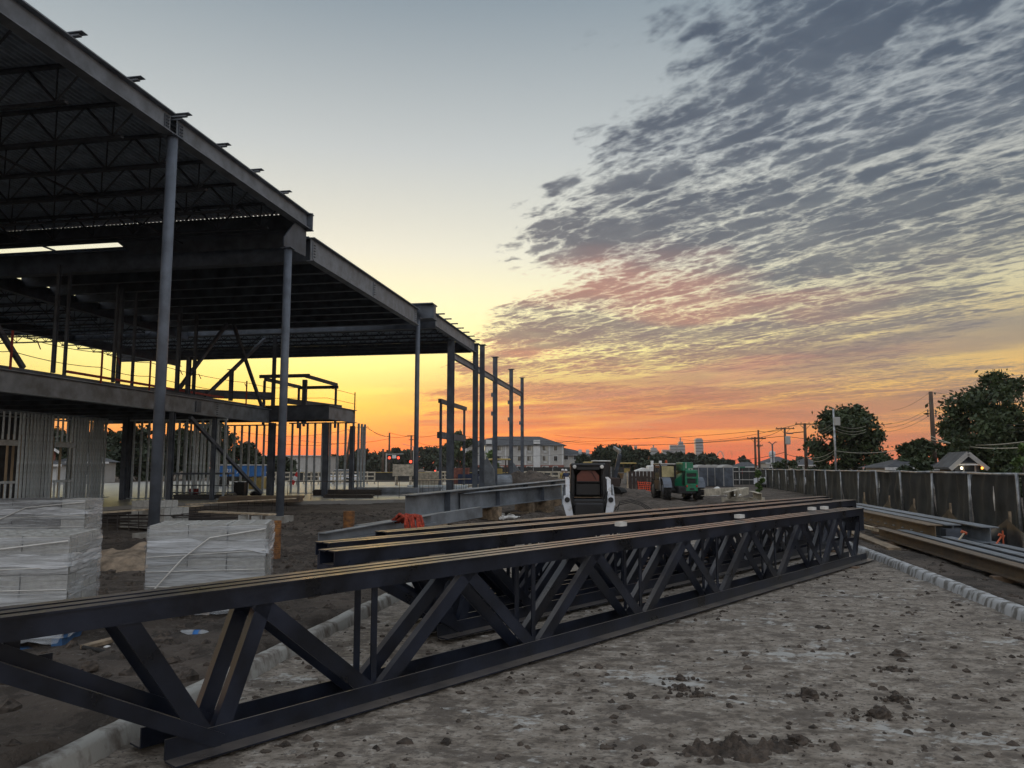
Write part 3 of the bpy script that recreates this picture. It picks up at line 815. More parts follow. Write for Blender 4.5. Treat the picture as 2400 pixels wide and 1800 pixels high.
# red guard posts with two cables on the floor edge
gp = [19.6, 21.0, 25.1, 27.9, 35.5, 42.1]
for i, s in enumerate(gp):
    t = 8.55 if s < 40 else 5.45
    bpart(MB().bar(B(s, t, 4.72), B(s, t, 5.95), .055, .055), 'guard_post', 'red_paint' if s < 40 else 'rebar')
for z in (5.3, 5.85):
    pts = []
    for a, b in zip(gp[:-2], gp[1:-1]):
        for k in range(8):
            q = k / 8; pts.append(B(a + (b - a) * q, 8.55, z - .10 * 4 * q * (1 - q)))
    pts.append(B(gp[-2], 8.55, z))
    pts += [B(37.9, 8.5, z - .02), B(38.1, 5.4, z - .03), B(42.1, 5.45, z - .03)]
    bpart(MB().tube(pts, .012, 4), 'guard_cable', 'cable')
bpart(MB().bar(B(23.8, 8.9, 5.0), B(34.0, 8.9, 4.98), .05, .09), 'toe_board', 'red_paint')
for s, l in ((22.0, .28), (25.9, .3), (29.9, .2), (31.3, .22), (35.3, .2)):
    bpart(MB().bar(B(s, 8.55, 5.80), B(s + .12, 8.5, 5.80 - l), .05, .012), 'flag_ribbon', 'red_paint')
# roof-top frame over the stair (box frame of tubes)
def fr(p, q, w=.2, m='primer_dark', nm='upper_frame_bar'): bpart(MB().bar(p, q, w * .8, w), nm, m)
fr(B(43.0, 11.9, 7.1), B(43.0, 8.7, 7.1)); fr(B(43.1, 9.0, 7.1), B(47.8, 9.0, 7.05)); fr(B(43.1, 11.6, 6.95), B(47.8, 11.6, 6.95)); fr(B(47.8, 8.9, 6.9), B(47.8, 11.7, 6.9))
for s, t in ((43.05, 11.6), (43.05, 9.0), (47.7, 9.0), (47.7, 11.6), (45.6, 10.2)): fr(B(s, t, 4.2), B(s, t, 6.85), .3 if (s, t) == (43.05, 9.0) else .16)
fr(B(42.0, 9.6, 5.5), B(48.5, 9.0, 5.6), .3); fr(B(42.4, 8.3, 5.2), B(47.0, 8.0, 5.25), .16); fr(B(33.0, 13.6, 5.3), B(40.0, 9.6, 5.6), .42)
# low portal beyond
for t in (.6, 1.5): pass
fr(B(48.2, 2.0, .15), B(48.2, 2.0, 6.0), .2); fr(B(54.6, 2.0, .15), B(54.6, 2.0, 6.0), .2); fr(B(47.9, 2.0, 5.9), B(55.0, 2.0, 5.9), .26); fr(B(47.9, 2.0, 3.7), B(54.5, 2.0, 3.7), .4)

# ================================================================ stud walls
def stud_wall(name, label, studs, z0, z1, track, m='stud_galv', w=.09, face=.04, holes=False):
    """studs: list of (s, t); track: pairs of points"""
    s0, t0 = studs[0]
    w_ = thing(name, label, 'stud wall', B(s0, t0, z0))
    mb = MB()
    # C section: web and two flanges
    mb.bar((0, 0, .0), (0, 0, z1 - z0), w, .004, up=D1); mb.bar((0, 0, 0), (0, 0, z1 - z0), .004, .04, up=D1, so=w / 2 + .002, uo=.02); mb.bar((0, 0, 0), (0, 0, z1 - z0), .004, .04, up=D1, so=-w / 2 - .002, uo=.02)
    o = None
    for s, t in studs:
        if o is None: o = build(mb, 'stud', m, w_, local=True); o.location = (0, 0, 0)
        else: inst(o, B(s, t, z0) - w_.location, w_)
    for a, b in track:
        build(MB().bar(B(*a), B(*b), .10, .07), 'track', m, w_)
    return w_
Z0 = .15
sw1 = stud_wall('stud_wall', 'long wall of bare metal studs with two openings behind the stacked blocks', [(24.0 + i * .193, 14.0) for i in range(45) if not (7 <= i <= 17 or 28 <= i <= 33)], Z0, 3.9, [((24.0, 14, Z0), (32.6, 14, Z0)), ((24.0, 14, 3.9), (32.6, 14, 3.9))])
for i0, i1 in ((4.6, 11.6), (18.5, 22.6)):
    a, b = 24 + i0 * .29, 24 + i1 * .29
    build(MB().bar(B(a, 13.95, 2.62), B(b, 13.95, 2.62), .06, .22), 'header', 'stud_galv', sw1)
    build(MB().bar(B(a, 13.95, 1.05), B(b, 13.95, 1.05), .06, .1), 'sill_track', 'stud_galv', sw1)
    for k in range(int((b - a) / .29)):
        build(MB().bar(B(a + .15 + k * .29, 14, 2.75), B(a + .15 + k * .29, 14, 3.9), .09, .02, up=D1), 'cripple_stud', 'stud_galv', sw1)
        build(MB().bar(B(a + .15 + k * .29, 14, .15), B(a + .15 + k * .29, 14, 1.0), .09, .02, up=D1), 'cripple_stud', 'stud_galv', sw1)
for s in (27.55, 27.85, 28.2, 30.0, 30.45):
    build(MB().bar(B(s, 14.6, Z0), B(s, 14.6, 3.0), .04, .1, up=D1), 'timber_stud', 'stud_wood', sw1)
for row, lb in ((15.6, 'second row of metal studs close behind the long stud wall'), (17.4, 'third row of metal studs deep inside the ground floor')):
    k0 = (row - 14) * 1.12
    stud_wall('stud_wall', lb, [(24.2 + k0 + i * .26, row) for i in range(34) if not (5 <= i <= 12 or 20 <= i <= 23)], Z0, 3.95, [((24.2 + k0, row, Z0), (33.2 + k0, row, Z0)), ((24.2 + k0, row, 3.95), (33.2 + k0, row, 3.95))])
dw = thing('dark_backing', 'dark boards added behind the rows of studs to darken the gaps', 'wall', B(33, 19.0, Z0))  # added dark backing, so the gaps between the studs look dark
for i in range(7): build(MB().bar(B(27.0 + i * 1.22, 19.0, Z0), B(27.0 + i * 1.22, 19.0, 4.2), 1.2 if i not in (2, 3) else .5, .03, up=D2), 'board', 'primer_dark', dw)
stud_wall('stud_wall', 'short wall of pale studs facing the camera between two round columns', [(33.6, 13.7 - i * .40) for i in range(14)], Z0, 3.9, [((33.6, 13.8, Z0), (33.6, 8.4, Z0)), ((33.6, 13.8, 3.9), (33.6, 8.4, 3.9))], face=.09)
stud_wall('stud_wall', 'dense run of galvanised studs seen edge on beside the dark inner column', [(34.2 + i * .5, 12.6) for i in range(9)], Z0, 3.95, [((34.0, 12.6, Z0), (38.6, 12.6, Z0)), ((34.0, 12.6, 3.95), (38.6, 12.6, 3.95))])
stud_wall('stud_wall', 'bright stud wall with the orange sunrise behind the diagonal brace', [(42.0, 15.2 - i * .47) for i in range(12)], Z0, 4.1, [((42.0, 15.4, Z0), (42.0, 9.8, Z0)), ((42.0, 15.4, 4.1), (42.0, 9.8, 4.1))], w=.12)
stud_wall('stud_wall', 'end wall of pale studs under the stair tower corner', [(42.2, 9.3 - i * .47) for i in range(9)] + [(42.4 + i * .5, 5.5) for i in range(1, 4)], Z0, 4.2, [((42.2, 9.5, Z0), (42.2, 5.5, Z0)), ((42.2, 9.5, 4.2), (42.2, 5.5, 4.2))], w=.12)

# hanging work lamps inside
for u, v, lb in ((80, 1037, 'glowing bare bulb hanging in the wide stud opening'), (118, 1038, 'white hot bulb hanging beside the timber studs')):
    p = at(u, v, 36)
    l = thing('work_lamp', lb, 'lamp', p)
    build(MB().tube([p + Vector((0, 0, .14)), p + Vector((0, 0, 4.4 - p.z))], .008, 4), 'cord', 'cable', l)
    build(MB().lathe(p, [(.02, .14), (.05, .10), (.05, .05), (.02, .04)], 8), 'socket', 'black_plastic', l)
    build(MB().lathe(p, [(.015, .05), (.055, .01), (.06, -.03), (.02, -.075)], 10), 'bulb', 'lamp_warm', l, smooth=True)

# ================================================================ long trusses lying on the driveway
TD = Vector((.655, .7556, 0)).normalized(); TN = Vector((-TD.y, TD.x, 0)); TA = Vector((-1.92, 4.46, 0))
def make_truss(label, x0, n0, width, strips, z0=.03, seed=0):
    """x0: where the bottom chord starts along the lying direction; n0: offset across"""
    root = TA + TD * x0 + TN * n0
    T = thing('roof_truss', label, 'truss', (root.x, root.y, 0), 0, 'steel trusses lying on the driveway')
    P = lambda x, n, z: root + TD * x + TN * n + Vector((0, 0, z + z0))
    H = .90
    # top chord: flat plates side by side over angles
    gp_ = .048 if strips == 3 else .04; sw_ = (width - gp_ * (strips - 1)) / strips
    for k in range(strips):
        n = sw_ / 2 + k * (sw_ + gp_)
        build(MB().bar(P(-1.2, n, H - .006), P(12.44, n, H - .006), sw_, .012), 'top_flange', 'truss_paint', T)
    for n in (.02, width - .02):
        build(MB().bar(P(-1.2, n, H - .012 - .055), P(12.44, n, H - .012 - .055), .014, .11), 'top_chord_leg', 'truss_paint', T)
    # bottom chord: two angles with the flange outwards
    for n, sg in ((.02, 1), (width - .02, -1)):
        build(MB().bar(P(0, n, .065), P(12.5, n, .065), .014, .11), 'bottom_chord_leg', 'truss_paint', T)
        build(MB().bar(P(0, n, .005), P(12.5, n, .005), .13, .010, so=sg * .072), 'bottom_flange', 'truss_paint', T)
    bot = [.29, 1.5, 3.28, 5.06, 6.84, 8.62, 10.40, 11.9]; top = [-.21, .57, 2.42, 4.2, 5.98, 7.74, 9.5, 11.15, 12.3]
    hb, ht = .09, H - .06
    segs = []
    for i, b in enumerate(bot):
        segs.append((top[i], b)); segs.append((top[i + 1], b))
    for a, b in segs:
        for n, sg in ((.055, 1), (width - .055, -1)):
            p, q = P(a, n, ht), P(b, n, hb)
            build(MB().angle(p, q, .055, .095, .010, up=TN, sgn=1 if a > b else -1), 'diagonal', 'truss_paint', T)
    for b in bot[1:7]:
        for n in (.075, width - .075):
            build(MB().bar(P(b, n, .12), P(b, n, H - .11), .05, .012, up=TN), 'vertical', 'truss_paint', T)
    # sloping end member, bearing seat and clips
    for n, sg in ((.05, 1), (width - .05, -1)):
        build(MB().angle(P(.35, n, .06), P(-1.05, n, H - .10), .10, .07, .012, up=TN, sgn=sg), 'end_diagonal', 'truss_paint', T)
    build(MB().bar(P(-1.18, width / 2, H - .2), P(-.85, width / 2, H - .2), width * .8, .16), 'bearing_seat', 'truss_paint', T)
    build(MB().bar(P(12.2, width / 2, H - .25), P(12.44, width / 2, H - .25), width * .9, .28), 'end_box', 'truss_paint', T)
    for k in range(3):
        x = .6 + k * .32
        build(MB().bar(P(-x * .5 - .1, width + .02, .25 + x * .36), P(-x * .5 - .02, width + .02, .25 + x * .36), .012, .08), 'clip', 'truss_paint', T)
    for k in range(4):
        x = 7 + k * 1.4 + .3 * math.sin(seed + k)
        build(MB().bar(P(x, width + .03, .42 + .05 * k), P(x + .12, width + .03, .42 + .05 * k), .05, .02), 'clip', 'truss_paint', T)
    return T
make_truss('nearest dark navy roof truss, its three top plates gleaming across the driveway', 0, -.02, .34, 3)
make_truss('second dark truss lying just behind the nearest one', 3.09, 1.05, .25, 2, .05, 1)
make_truss('third dark truss in the row with a tapered left tip', 3.48, 1.68, .23, 2, .05, 2)
make_truss('rearmost dark truss beside the skid loader', 4.55, 2.12, .22, 2, .06, 3)
# timbers under them
for u, v, L, lb in ((11.3, 0, .8, 'short timber block under the far end of the nearest truss'), (6.2, 1.1, 1.0, 'reddish timber block between the bottom chords'), (13.6, 1.2, 1.2, 'timber bearer under the far ends of the rear trusses')):
    p = TA + TD * u + TN * v + Vector((0, 0, -.012))
    tag(build(MB().bar(p - TN * L * .28, p + TN * L * .72, .14, .085), 'timber_block', 'timber_orange', origin=(p.x, p.y, 0)), lb, 'timber', 'timbers under the trusses')
# little off-white tags and bolts left on the top plates
for u, v, lb in ((1455, 1228, 'pale clamp left on the second truss beside the bright plate'), (1733, 1210, 'white tag lying on the third truss'), (1903, 1192, 'white wrapped bolt bundle near the truss end'), (1932, 1190, 'small white tag at the end of the trusses')):
    p = G(u, v, .97)
    tag(build(MB().box((p.x, p.y, p.z), (.12, .09, .05), .7), 'steel_clamp', 'pvc', origin=(p.x, p.y, p.z - .02)), lb, 'clamp')

# ================================================================ concrete block pallets
def block_mesh(name, m):
    L, Wd, Hh = .392, .192, .192
    mb = MB()
    # shell with two open cells
    o = [(-L / 2, -Wd / 2), (L / 2, -Wd / 2), (L / 2, Wd / 2), (-L / 2, Wd / 2)]
    th = .034
    c1 = [(-L / 2 + th, -Wd / 2 + th), (-th / 2, -Wd / 2 + th), (-th / 2, Wd / 2 - th), (-L / 2 + th, Wd / 2 - th)]
    c2 = [(th / 2, -Wd / 2 + th), (L / 2 - th, -Wd / 2 + th), (L / 2 - th, Wd / 2 - th), (th / 2, Wd / 2 - th)]
    vs = [(x, y, z) for z in (0, Hh) for ring in (o, c1, c2) for x, y in ring]
    fs = [(3, 2, 1, 0)]
    for i in range(4): fs.append((i, (i + 1) % 4, 12 + (i + 1) % 4, 12 + i))
    for k in (4, 8):
        for i in range(4): fs.append((k + (i + 1) % 4, k + i, 12 + k + i, 12 + k + (i + 1) % 4))
        fs.append((k, k + 1, k + 2, k + 3))
    t = lambda a: 12 + a
    fs += [(t(0), t(1), t(9), t(8)), (t(0), t(8), t(5), t(4)), (t(1), t(2), t(10), t(9)), (t(2), t(3), t(7), t(11)), (t(2), t(11), t(10)), (t(7), t(6), t(11)), (t(3), t(0), t(4), t(7)), (t(8), t(11), t(6), t(5))]
    mb.add(vs, fs)
    return mb.mesh(name, m)
BLOCK = block_mesh('block', 'block'); BLOCKD = block_mesh('block_dark', 'block_dark')
def block_pallet(name, label, loc, rz, nxb, nyb, nz, dark=False, film=True, pal='pallet_wood', skip=None, pallet=True):
    T = thing(name, label, 'block pallet', loc, rz, 'pallets of concrete blocks')
    zb = .14 if pallet else 0.0
    T.scale = (1, 1, .9)
    Lx, Ly = nxb * .406, nyb * .203
    if pallet:
        for k in range(3): build(MB().box(((k - 1) * (Lx / 2 - .06), 0, .055), (.09, Ly, .09)), 'runner', pal, T, local=True)
        for k in range(6): build(MB().box((0, -Ly / 2 + .05 + k * (Ly - .1) / 5, .115), (Lx + .04, .1, .022)), 'deck_board', pal, T, local=True)
        for k in range(3): build(MB().box((0, -Ly / 2 + .05 + k * (Ly - .1) / 2, .006), (Lx, .09, .012)), 'base_board', pal, T, local=True)
    r_ = random.Random(int(loc[0] * 100))
    for k in range(nz):
        for i in range(nxb):
            for j in range(nyb):
                inner = 0 < i < nxb - 1 and 0 < j < nyb - 1 and k < nz - 1
                if inner or (skip and skip(i, j, k)): continue
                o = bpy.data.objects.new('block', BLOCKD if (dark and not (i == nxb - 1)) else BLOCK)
                col.objects.link(o); o.parent = T
                o.location = (-Lx / 2 + .203 + i * .406 + r_.uniform(-.004, .004), -Ly / 2 + .1015 + j * .203 + r_.uniform(-.004, .004), zb + k * .2)
    if film:
        mb = MB(); H0, H1 = zb - .03, zb + nz * .2 - .02
        def side(ax, ay, bx, by):
            def fn(u, v):
                x, y = ax + (bx - ax) * u, ay + (by - ay) * u
                z = H0 + (H1 - H0) * v
                w = .010 + .014 * fbm(x * 3 + loc[0], y * 3, z * 12, 4) + .02 * max(0, .25 - v) * (1 + fbm(x * 7, y * 7, 3))
                nxn, nyn = (by - ay), -(bx - ax); l = math.hypot(nxn, nyn)
                return (x + nxn / l * w, y + nyn / l * w, z)
            mb.grid(fn, 22, 34)
        e = .008
        side(-Lx / 2 - e, -Ly / 2 - e, Lx / 2 + e, -Ly / 2 - e); side(Lx / 2 + e, -Ly / 2 - e, Lx / 2 + e, Ly / 2 + e)
        side(Lx / 2 + e, Ly / 2 + e, -Lx / 2 - e, Ly / 2 + e); side(-Lx / 2 - e, Ly / 2 + e, -Lx / 2 - e, -Ly / 2 - e)
        build(mb, 'stretch_film', 'film', T, local=True, smooth=True)
        def skirt(u, v):
            x = -Lx / 2 - .03 + (Lx + .06) * u
            return (x, -Ly / 2 - .03 - .16 * v * (1 + .5 * fbm(x * 4, loc[0], 1)), zb + .10 - .14 * v + .03 * fbm(x * 6, v * 4, 7))
        build(MB().grid(skirt, 26, 8), 'film_skirt', 'film', T, local=True, smooth=True)
        for zc_, hh in ((zb + nz * .2 - .26, .12), (zb + .12, .16)):      # bunched bands where the film overlaps
            def band(u, v, zc_=zc_, hh=hh):
                per = u * 2 * (Lx + Ly); e2 = .028 + .012 * fbm(per * 5, v * 3, loc[0])
                z = zc_ + hh * (v - .5) * (1 + .6 * fbm(per * 1.7, 2.0, loc[0])) + .05 * fbm(per * 1.1, 5.0, loc[0])
                if per < Lx: return (-Lx / 2 + per, -Ly / 2 - e2, z)
                if per < Lx + Ly: return (Lx / 2 + e2, -Ly / 2 + per - Lx, z)
                if per < 2 * Lx + Ly: return (Lx / 2 - (per - Lx - Ly), Ly / 2 + e2, z)
                return (-Lx / 2 - e2, Ly / 2 - (per - 2 * Lx - Ly), z)
            build(MB().grid(band, 120, 6), 'film_band', 'film_bunched', T, local=True, smooth=True)
        build(MB().tube([(-Lx / 2 - .02, -Ly / 2 - .045, zb + .1), (-Lx / 2 + Lx * .3, -Ly / 2 - .05, zb + nz * .12), (-Lx / 2 + Lx * .52, -Ly / 2 - .045, zb + nz * .2 - .16), (Lx / 2, -Ly / 2 - .04, zb + nz * .2 - .06)], .009, 6), 'film_strand', 'pvc', T, local=True)
        for k in range(3):                      # twisted ropes of film
            z = zb + .28 + .17 * k
            pts = [(-Lx / 2 + Lx * q / 6, -Ly / 2 - .026, z + (.06 * (k - 1)) * q / 6) for q in range(7)]
            build(MB().tube(pts, .005, 5), 'film_strand', 'pvc', T, local=True)
    return T
p2_ = (G(335, 1480).xy + G(628, 1447).xy) * .5
block_pallet('block_pallet', 'shrink wrapped pallet of grey concrete blocks with open cells on top', (-3.42, 9.0, .0), R(12), 3, 4, 5)
block_pallet('block_pallet', 'wrapped block pallet cut by the edge of the frame, film strands crossing its face', (-4.98, 7.55, .0), R(10), 4, 4, 5, pal='pallet_blue')
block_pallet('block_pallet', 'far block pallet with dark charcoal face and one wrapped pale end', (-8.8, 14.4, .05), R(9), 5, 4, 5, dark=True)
block_pallet('block_stack', 'stepped stack of loose grey blocks in front of the stud wall', (-9.6, 21.0, .05), R(-24), 4, 4, 4, film=False, pallet=False, skip=lambda i, j, k: (k == 3 and i in (0, 3)) or (k == 2 and i == 0) or (k == 1 and i == 0 and j > 1))
# short block wall on a footing
T = thing('footing_wall', 'low footing wall of pale blocks with a board on top', 'footing', B(17.0, -.6, 0))
build(MB().prism([B(16.2, -2.6, -.05), B(17.2, -2.6, -.05), B(19.6, .9, -.05), B(18.6, 1.2, -.05)], (0, 0, .16)), 'footing', 'concrete', T)
for k, (s, t, z) in enumerate([(17.3, -2.0, .11), (17.5, -1.55, .11), (17.8, -1.1, .11), (17.3, -2.0, .31), (17.5, -1.55, .31)]):
    o = bpy.data.objects.new('block', BLOCK); col.objects.link(o); o.parent = T; o.location = B(s, t, z) - T.location; o.rotation_euler = (0, 0, R(100))
build(MB().bar(B(17.1, -2.5, .545), B(17.9, -.2, .545), .24, .035), 'board', 'plank', T)

# long planks laid over rebar dowels
def rebar_row(label, p0, p1, n, z0, z1, plank=True, lean=.04):
    T = thing('rebar_row', label, 'rebar', (p0[0], p0[1], 0), 0, 'rows of rebar dowels')
    r_ = random.Random(int(p0[0] * 31))
    for k in range(n):
        q = (k + .3 * r_.random()) / n
        p = Vector(p0).lerp(Vector(p1), q)
        build(MB().tube([(p.x, p.y, z0), (p.x + r_.uniform(-lean, lean), p.y, z1 - .02)], .011, 5), 'dowel', 'rebar', T)
    if plank:
        a, b = Vector(p0), Vector(p1); a.z = b.z = z1 + .02
        build(MB().bar(a, b, .2, .035), 'plank', 'plank', T)
    return T
rebar_row('pale plank resting on rebar dowels behind the wrapped pallets', G(-60, 1222, .55), G(470, 1185, .55), 20, .0, .53)
rebar_row('thick plank bridging dowels in front of the second round column', G(440, 1182, .45), G(690, 1168, .45), 12, .0, .43)
rebar_row('short board on dowels left of the wide flange column', B(40.4, 1.4, .9), B(42.6, -.5, .9), 9, .15, .95)
rebar_row('board on dowels right of the wide flange column', B(43.2, -.2, .9), B(44.2, -.9, .9), 7, .15, .95)
# guard rail of thin bars on the slab edge
T = thing('slab_guard_rail', 'thin dark rail on posts along the wet slab edge', 'railing', B(33.5, 5.2, .15))
for k in range(8):
    q = k / 7; p = B(33.5 + 4.5 * q, 5.2 - 6.0 * q, .15); build(MB().tube([p, p + UP * .85], .014, 5), 'post', 'rebar', T)
build(MB().tube([B(33.5, 5.2, .98), B(38.0, -.8, .98)], .016, 5), 'rail', 'rebar', T)
# bundle of loose rebar
T = thing('rebar_bundle', 'tangled dark bundle of rebar lying between the pallets', 'rebar', G(330, 1230, .1))
r_ = random.Random(5)
for k in range(46):
    c = T.location + Vector((r_.uniform(-1.5, 1.5), r_.uniform(-1.0, 1.6), r_.uniform(0, .32)))
    a = r_.uniform(-.12, .25); d = Vector((math.cos(a), math.sin(a), r_.uniform(-.03, .03))) * r_.uniform(.8, 1.6)
    build(MB().tube([c - d, c, c + d + Vector((0, 0, r_.uniform(-.05, .05)))], .014, 4), 'bar', 'rebar', T)

# rusty pipe stubs
def pipe_stub(label, p, h, r):
    T = thing('pipe_stub', label, 'pipe', p, 0, 'rusty pipe stubs')
    prof = []
    n = int(h / .035)
    for k in range(n): prof += [(r, k * h / n), (r * 1.07, (k + .5) * h / n)]
    prof += [(r, h), (r * .82, h), (r * .82, h - .1)]
    build(MB().lathe(p, prof, 14), 'pipe', 'rust', T)
    return T
pipe_stub('tall rusty corrugated pipe standing by the middle block pallet', G(646, 1318, .0), .72, .075)
pipe_stub('short rusty pipe stub in the dirt by the grey channels', G(817, 1246, .0), .52, .14)

# ================================================================ steel lying behind the trusses
def lying_ibeam(name, label, p0, p1, dep, wid, m='steel_grey', stiff=0, supports=0, group=None, tf=.02):
    p0, p1 = Vector(p0), Vector(p1)
    T = thing(name, label, 'steel beam', (p0.x, p0.y, 0), 0, group)
    d = (p1 - p0).normalized(); side = d.cross(UP).normalized()
    build(MB().bar(p0, p1, wid, tf, uo=dep / 2 - tf / 2), 'flange', m, T)
    build(MB().bar(p0, p1, wid, tf, uo=-dep / 2 + tf / 2), 'flange', m, T)
    build(MB().bar(p0, p1, .014, dep - 2 * tf), 'web', m, T)
    for k in range(stiff):
        q = p0.lerp(p1, (k + .7) / (stiff + .4))
        for sg in (-1, 1): build(MB().bar(q - d * .006 + side * sg * .0, q + d * .006 + side * sg * .0, wid * .44, dep - 2 * tf - .006, so=sg * wid * .25), 'stiffener', 'primer_dark', T)
    for k in range(supports):
        q = p0.lerp(p1, (k + .5) / supports)
        h = q.z - dep / 2
        if h > .04: build(MB().bar(Vector((q.x, q.y, h / 2)) - side * .35, Vector((q.x, q.y, h / 2)) + side * .35, .2, h), 'bearer', 'pallet_wood', T)
    return T
gz = .72
lying_ibeam('steel_girder', 'long grey plate girder with dark stiffeners running towards the skid loader', G(950, 1188, gz - .1) , G(1330, 1140, gz + .1), .62, .42, stiff=4, supports=4)
lying_ibeam('steel_girder', 'grey girder overlapping in front of the long one with bright top flange', G(1078, 1176, .62), G(1330, 1150, .80), .5, .34, stiff=2, supports=2)
def channel(label, p0, p1, dep, wid, sgn=1):
    p0, p1 = Vector(p0), Vector(p1)
    T = thing('steel_channel', label, 'steel channel', (p0.x, p0.y, 0), 0, 'grey channels under the red sling')
    build(MB().bar(p0, p1, .016, dep), 'web', 'steel_grey', T)
    for k in (-1, 1): build(MB().bar(p0, p1, wid, .016, so=sgn * (wid / 2 + .009), uo=k * (dep / 2 - .009)), 'flange', 'steel_grey', T)
    return T
channel('grey steel channel lying with its open side to the camera', G(746, 1262, .42), G(1010, 1215, .52), .2, .14)
channel('deeper grey channel partly behind, under the red sling', G(842, 1247, .40), G(1130, 1200, .52), .26, .12, -1)
for k, (u, v) in enumerate(((800, 1268), (1000, 1228))):
    p = G(u, v, .15)
    tag(build(MB().bar(p + Vector((-.4, -.15, 0)), p + Vector((.5, .2, 0)), .2, .28), 'timber_block', 'pallet_wood', origin=(p.x, p.y, 0)), ('squared timber carrying the left end of the channels', 'squared timber carrying the middle of the channels')[k], 'timber', 'timbers under the channels')
# red sling: several strands hanging over the channel
T = thing('red_sling', 'heap of red lifting sling draped over the grey channels', 'sling', G(972, 1216, .62))
c = T.location
r_ = random.Random(9)
for k in range(9):
    o = Vector((-.12 + k * .028 + r_.uniform(-.02, .02), -.05 + r_.uniform(-.06, .06), r_.uniform(-.02, .03)))
    pts = [c + o + Vector((-.25, .2, -.05)), c + o + Vector((-.10, .06, .04 + r_.uniform(0, .05))), c + o + Vector((0, -.04, .03)), c + o + Vector((.04 + r_.uniform(-.03, .03), -.11, -.08)), c + o + Vector((.05 + r_.uniform(-.06, .06), -.14, -.2 - r_.uniform(0, .1)))]
    build(MB().tube([c + (q - c) * 1.35 for q in pts], .032, 6), 'strand', 'red_rope', T, smooth=True)
# white plastic pipe offcuts
r_ = random.Random(3)
for k in range(12):
    p = G(1150 + k * 5.5 + r_.uniform(-3, 3), 1209 + r_.uniform(-5, 5), .08); a = r_.uniform(0, 3.1)
    d = Vector((math.cos(a), math.sin(a), r_.uniform(-.1, .1))) * r_.uniform(.12, .3)
    tag(build(MB().tube([p - d, p + d], .045, 8), 'pipe_offcut', 'pvc', origin=(p.x, p.y, 0)), 'short white plastic pipe offcut in the heap below the long girder', 'pipe', 'white pipe offcuts')
for u, v, L, lb in ((1085, 1190 + 14, 1.6, 'rough timber lying in front of the pipe offcuts'), (1240, 1203, 1.3, 'weathered board lying near the skid loader track'), (1290, 1192, .9, 'broken pale board beside the skid loader')):
    p = G(u, v, .08); tag(build(MB().bar(p - Vector((L / 2, -.2, 0)), p + Vector((L / 2, .25, 0)), .16, .06), 'loose_board', 'pallet_wood', origin=(p.x, p.y, 0)), lb, 'board')
# drink bottle, hose, small stones by the pallets
p = G(460, 1488, .09)
T = thing('drink_bottle', 'crushed clear drink bottle with a blue label on the dirt', 'bottle', p)
build(MB().lathe(p, [(.02, -.16), (.045, -.14), (.05, -.03), (.046, -.02)], 10, 'x'), 'base', 'film', T, smooth=True)
build(MB().lathe(p, [(.047, -.02), (.048, .03), (.047, .031)], 10, 'x'), 'wrapper', 'blue_tarp', T, smooth=True)
build(MB().lathe(p, [(.047, .03), (.05, .06), (.03, .12), (.016, .14), (.016, .16)], 10, 'x'), 'neck', 'film', T, smooth=True)
pts = [G(195, 1517, .1), G(230, 1524, .1), G(262, 1533, .1), G(285, 1552, .09)]
tag(build(MB().tube(pts, .018, 8), 'hose', 'rubber', origin=pts[0]), 'piece of black hose curling from under the edge pallet', 'hose')
pts = [G(195, 1517, .1), G(290, 1492, .12)]
tag(build(MB().bar(pts[0], pts[1], .09, .03), 'loose_board', 'pallet_wood', origin=pts[0]), 'splintered board on the dirt beside the black hose', 'board')
for u, v, sz, lb in ((251, 1518, .035, 'small white pebble on the dirt under the long truss'), (63, 1550, .05, 'grey stone by the corner of the blue pallet'), (272, 1508, .025, 'tiny white pebble beside the splintered board'), (300, 1583, .06, 'flat stone half sunk in the earth bank'), (268, 1480, .04, 'pale stone chip near the wrapped pallets'), (28, 1560, .04, 'stone chip below the blue pallet')):
    p = G(u, v, .07); mb = MB(); mb.lathe(p, [(sz * .7, -sz * .4), (sz, 0), (sz * .75, sz * .4), (sz * .3, sz * .55)], 7)
    tag(build(mb, 'pebble', 'stone' if sz > .036 else 'pvc', origin=p), lb, 'stone', 'stones on the dirt')
# bank of clay behind the gap between the pallets
mb = MB(); c0 = G(285, 1330, .05)
mb.grid(lambda u, v: (c0.x - 1.0 + 2.2 * u, c0.y - .5 + 1.8 * v, .02 + .38 * math.sin(math.pi * u) ** .7 * math.sin(math.pi * v) ** .7 * (.8 + .4 * fbm(u * 5, v * 5, 2))), 26, 22)
tag(build(mb, 'clay_bank', 'clay', origin=c0, smooth=False), 'small bank of pale clay between the two wrapped pallets', 'earth bank')
# dark spoil mounds
def mound(label, c, rx, ry, h, sd, m='earth'):
    mb = MB()
    mb.grid(lambda u, v: (c[0] + (u - .5) * 2 * rx, c[1] + (v - .5) * 2 * ry, -.05 + h * max(0, 1 - ((u - .5) ** 2 + (v - .5) ** 2) * 4) ** .8 * (1 + .5 * fbm(u * 4 + sd, v * 4, sd)) + .06 * fbm(u * 14, v * 14, sd)), 34, 34)
    return tag(build(mb, 'spoil_mound', m, origin=(c[0], c[1], 0)), label, 'earth mound', 'mounds of spoil')
mound('dark mound of spoil behind the gusset plates', (at(1235, 1120, 62).x, 62, 0), 3.2, 3.0, 1.25, 3.0)
mound('low mound of spoil right of the hotel fence', (at(1290, 1130, 58).x, 58, 0), 2.6, 2.2, .75, 5.0)
mound('long low ridge of spoil left of the telehandler', (at(1465, 1140, 46).x, 46, 0), 2.4, 3.5, .42, 8.0)
mound('low ridge of earth beside the footing wall', (at(640, 1210, 15.5).x, 15.5, 0), 1.5, 1.4, .35, 11.0)

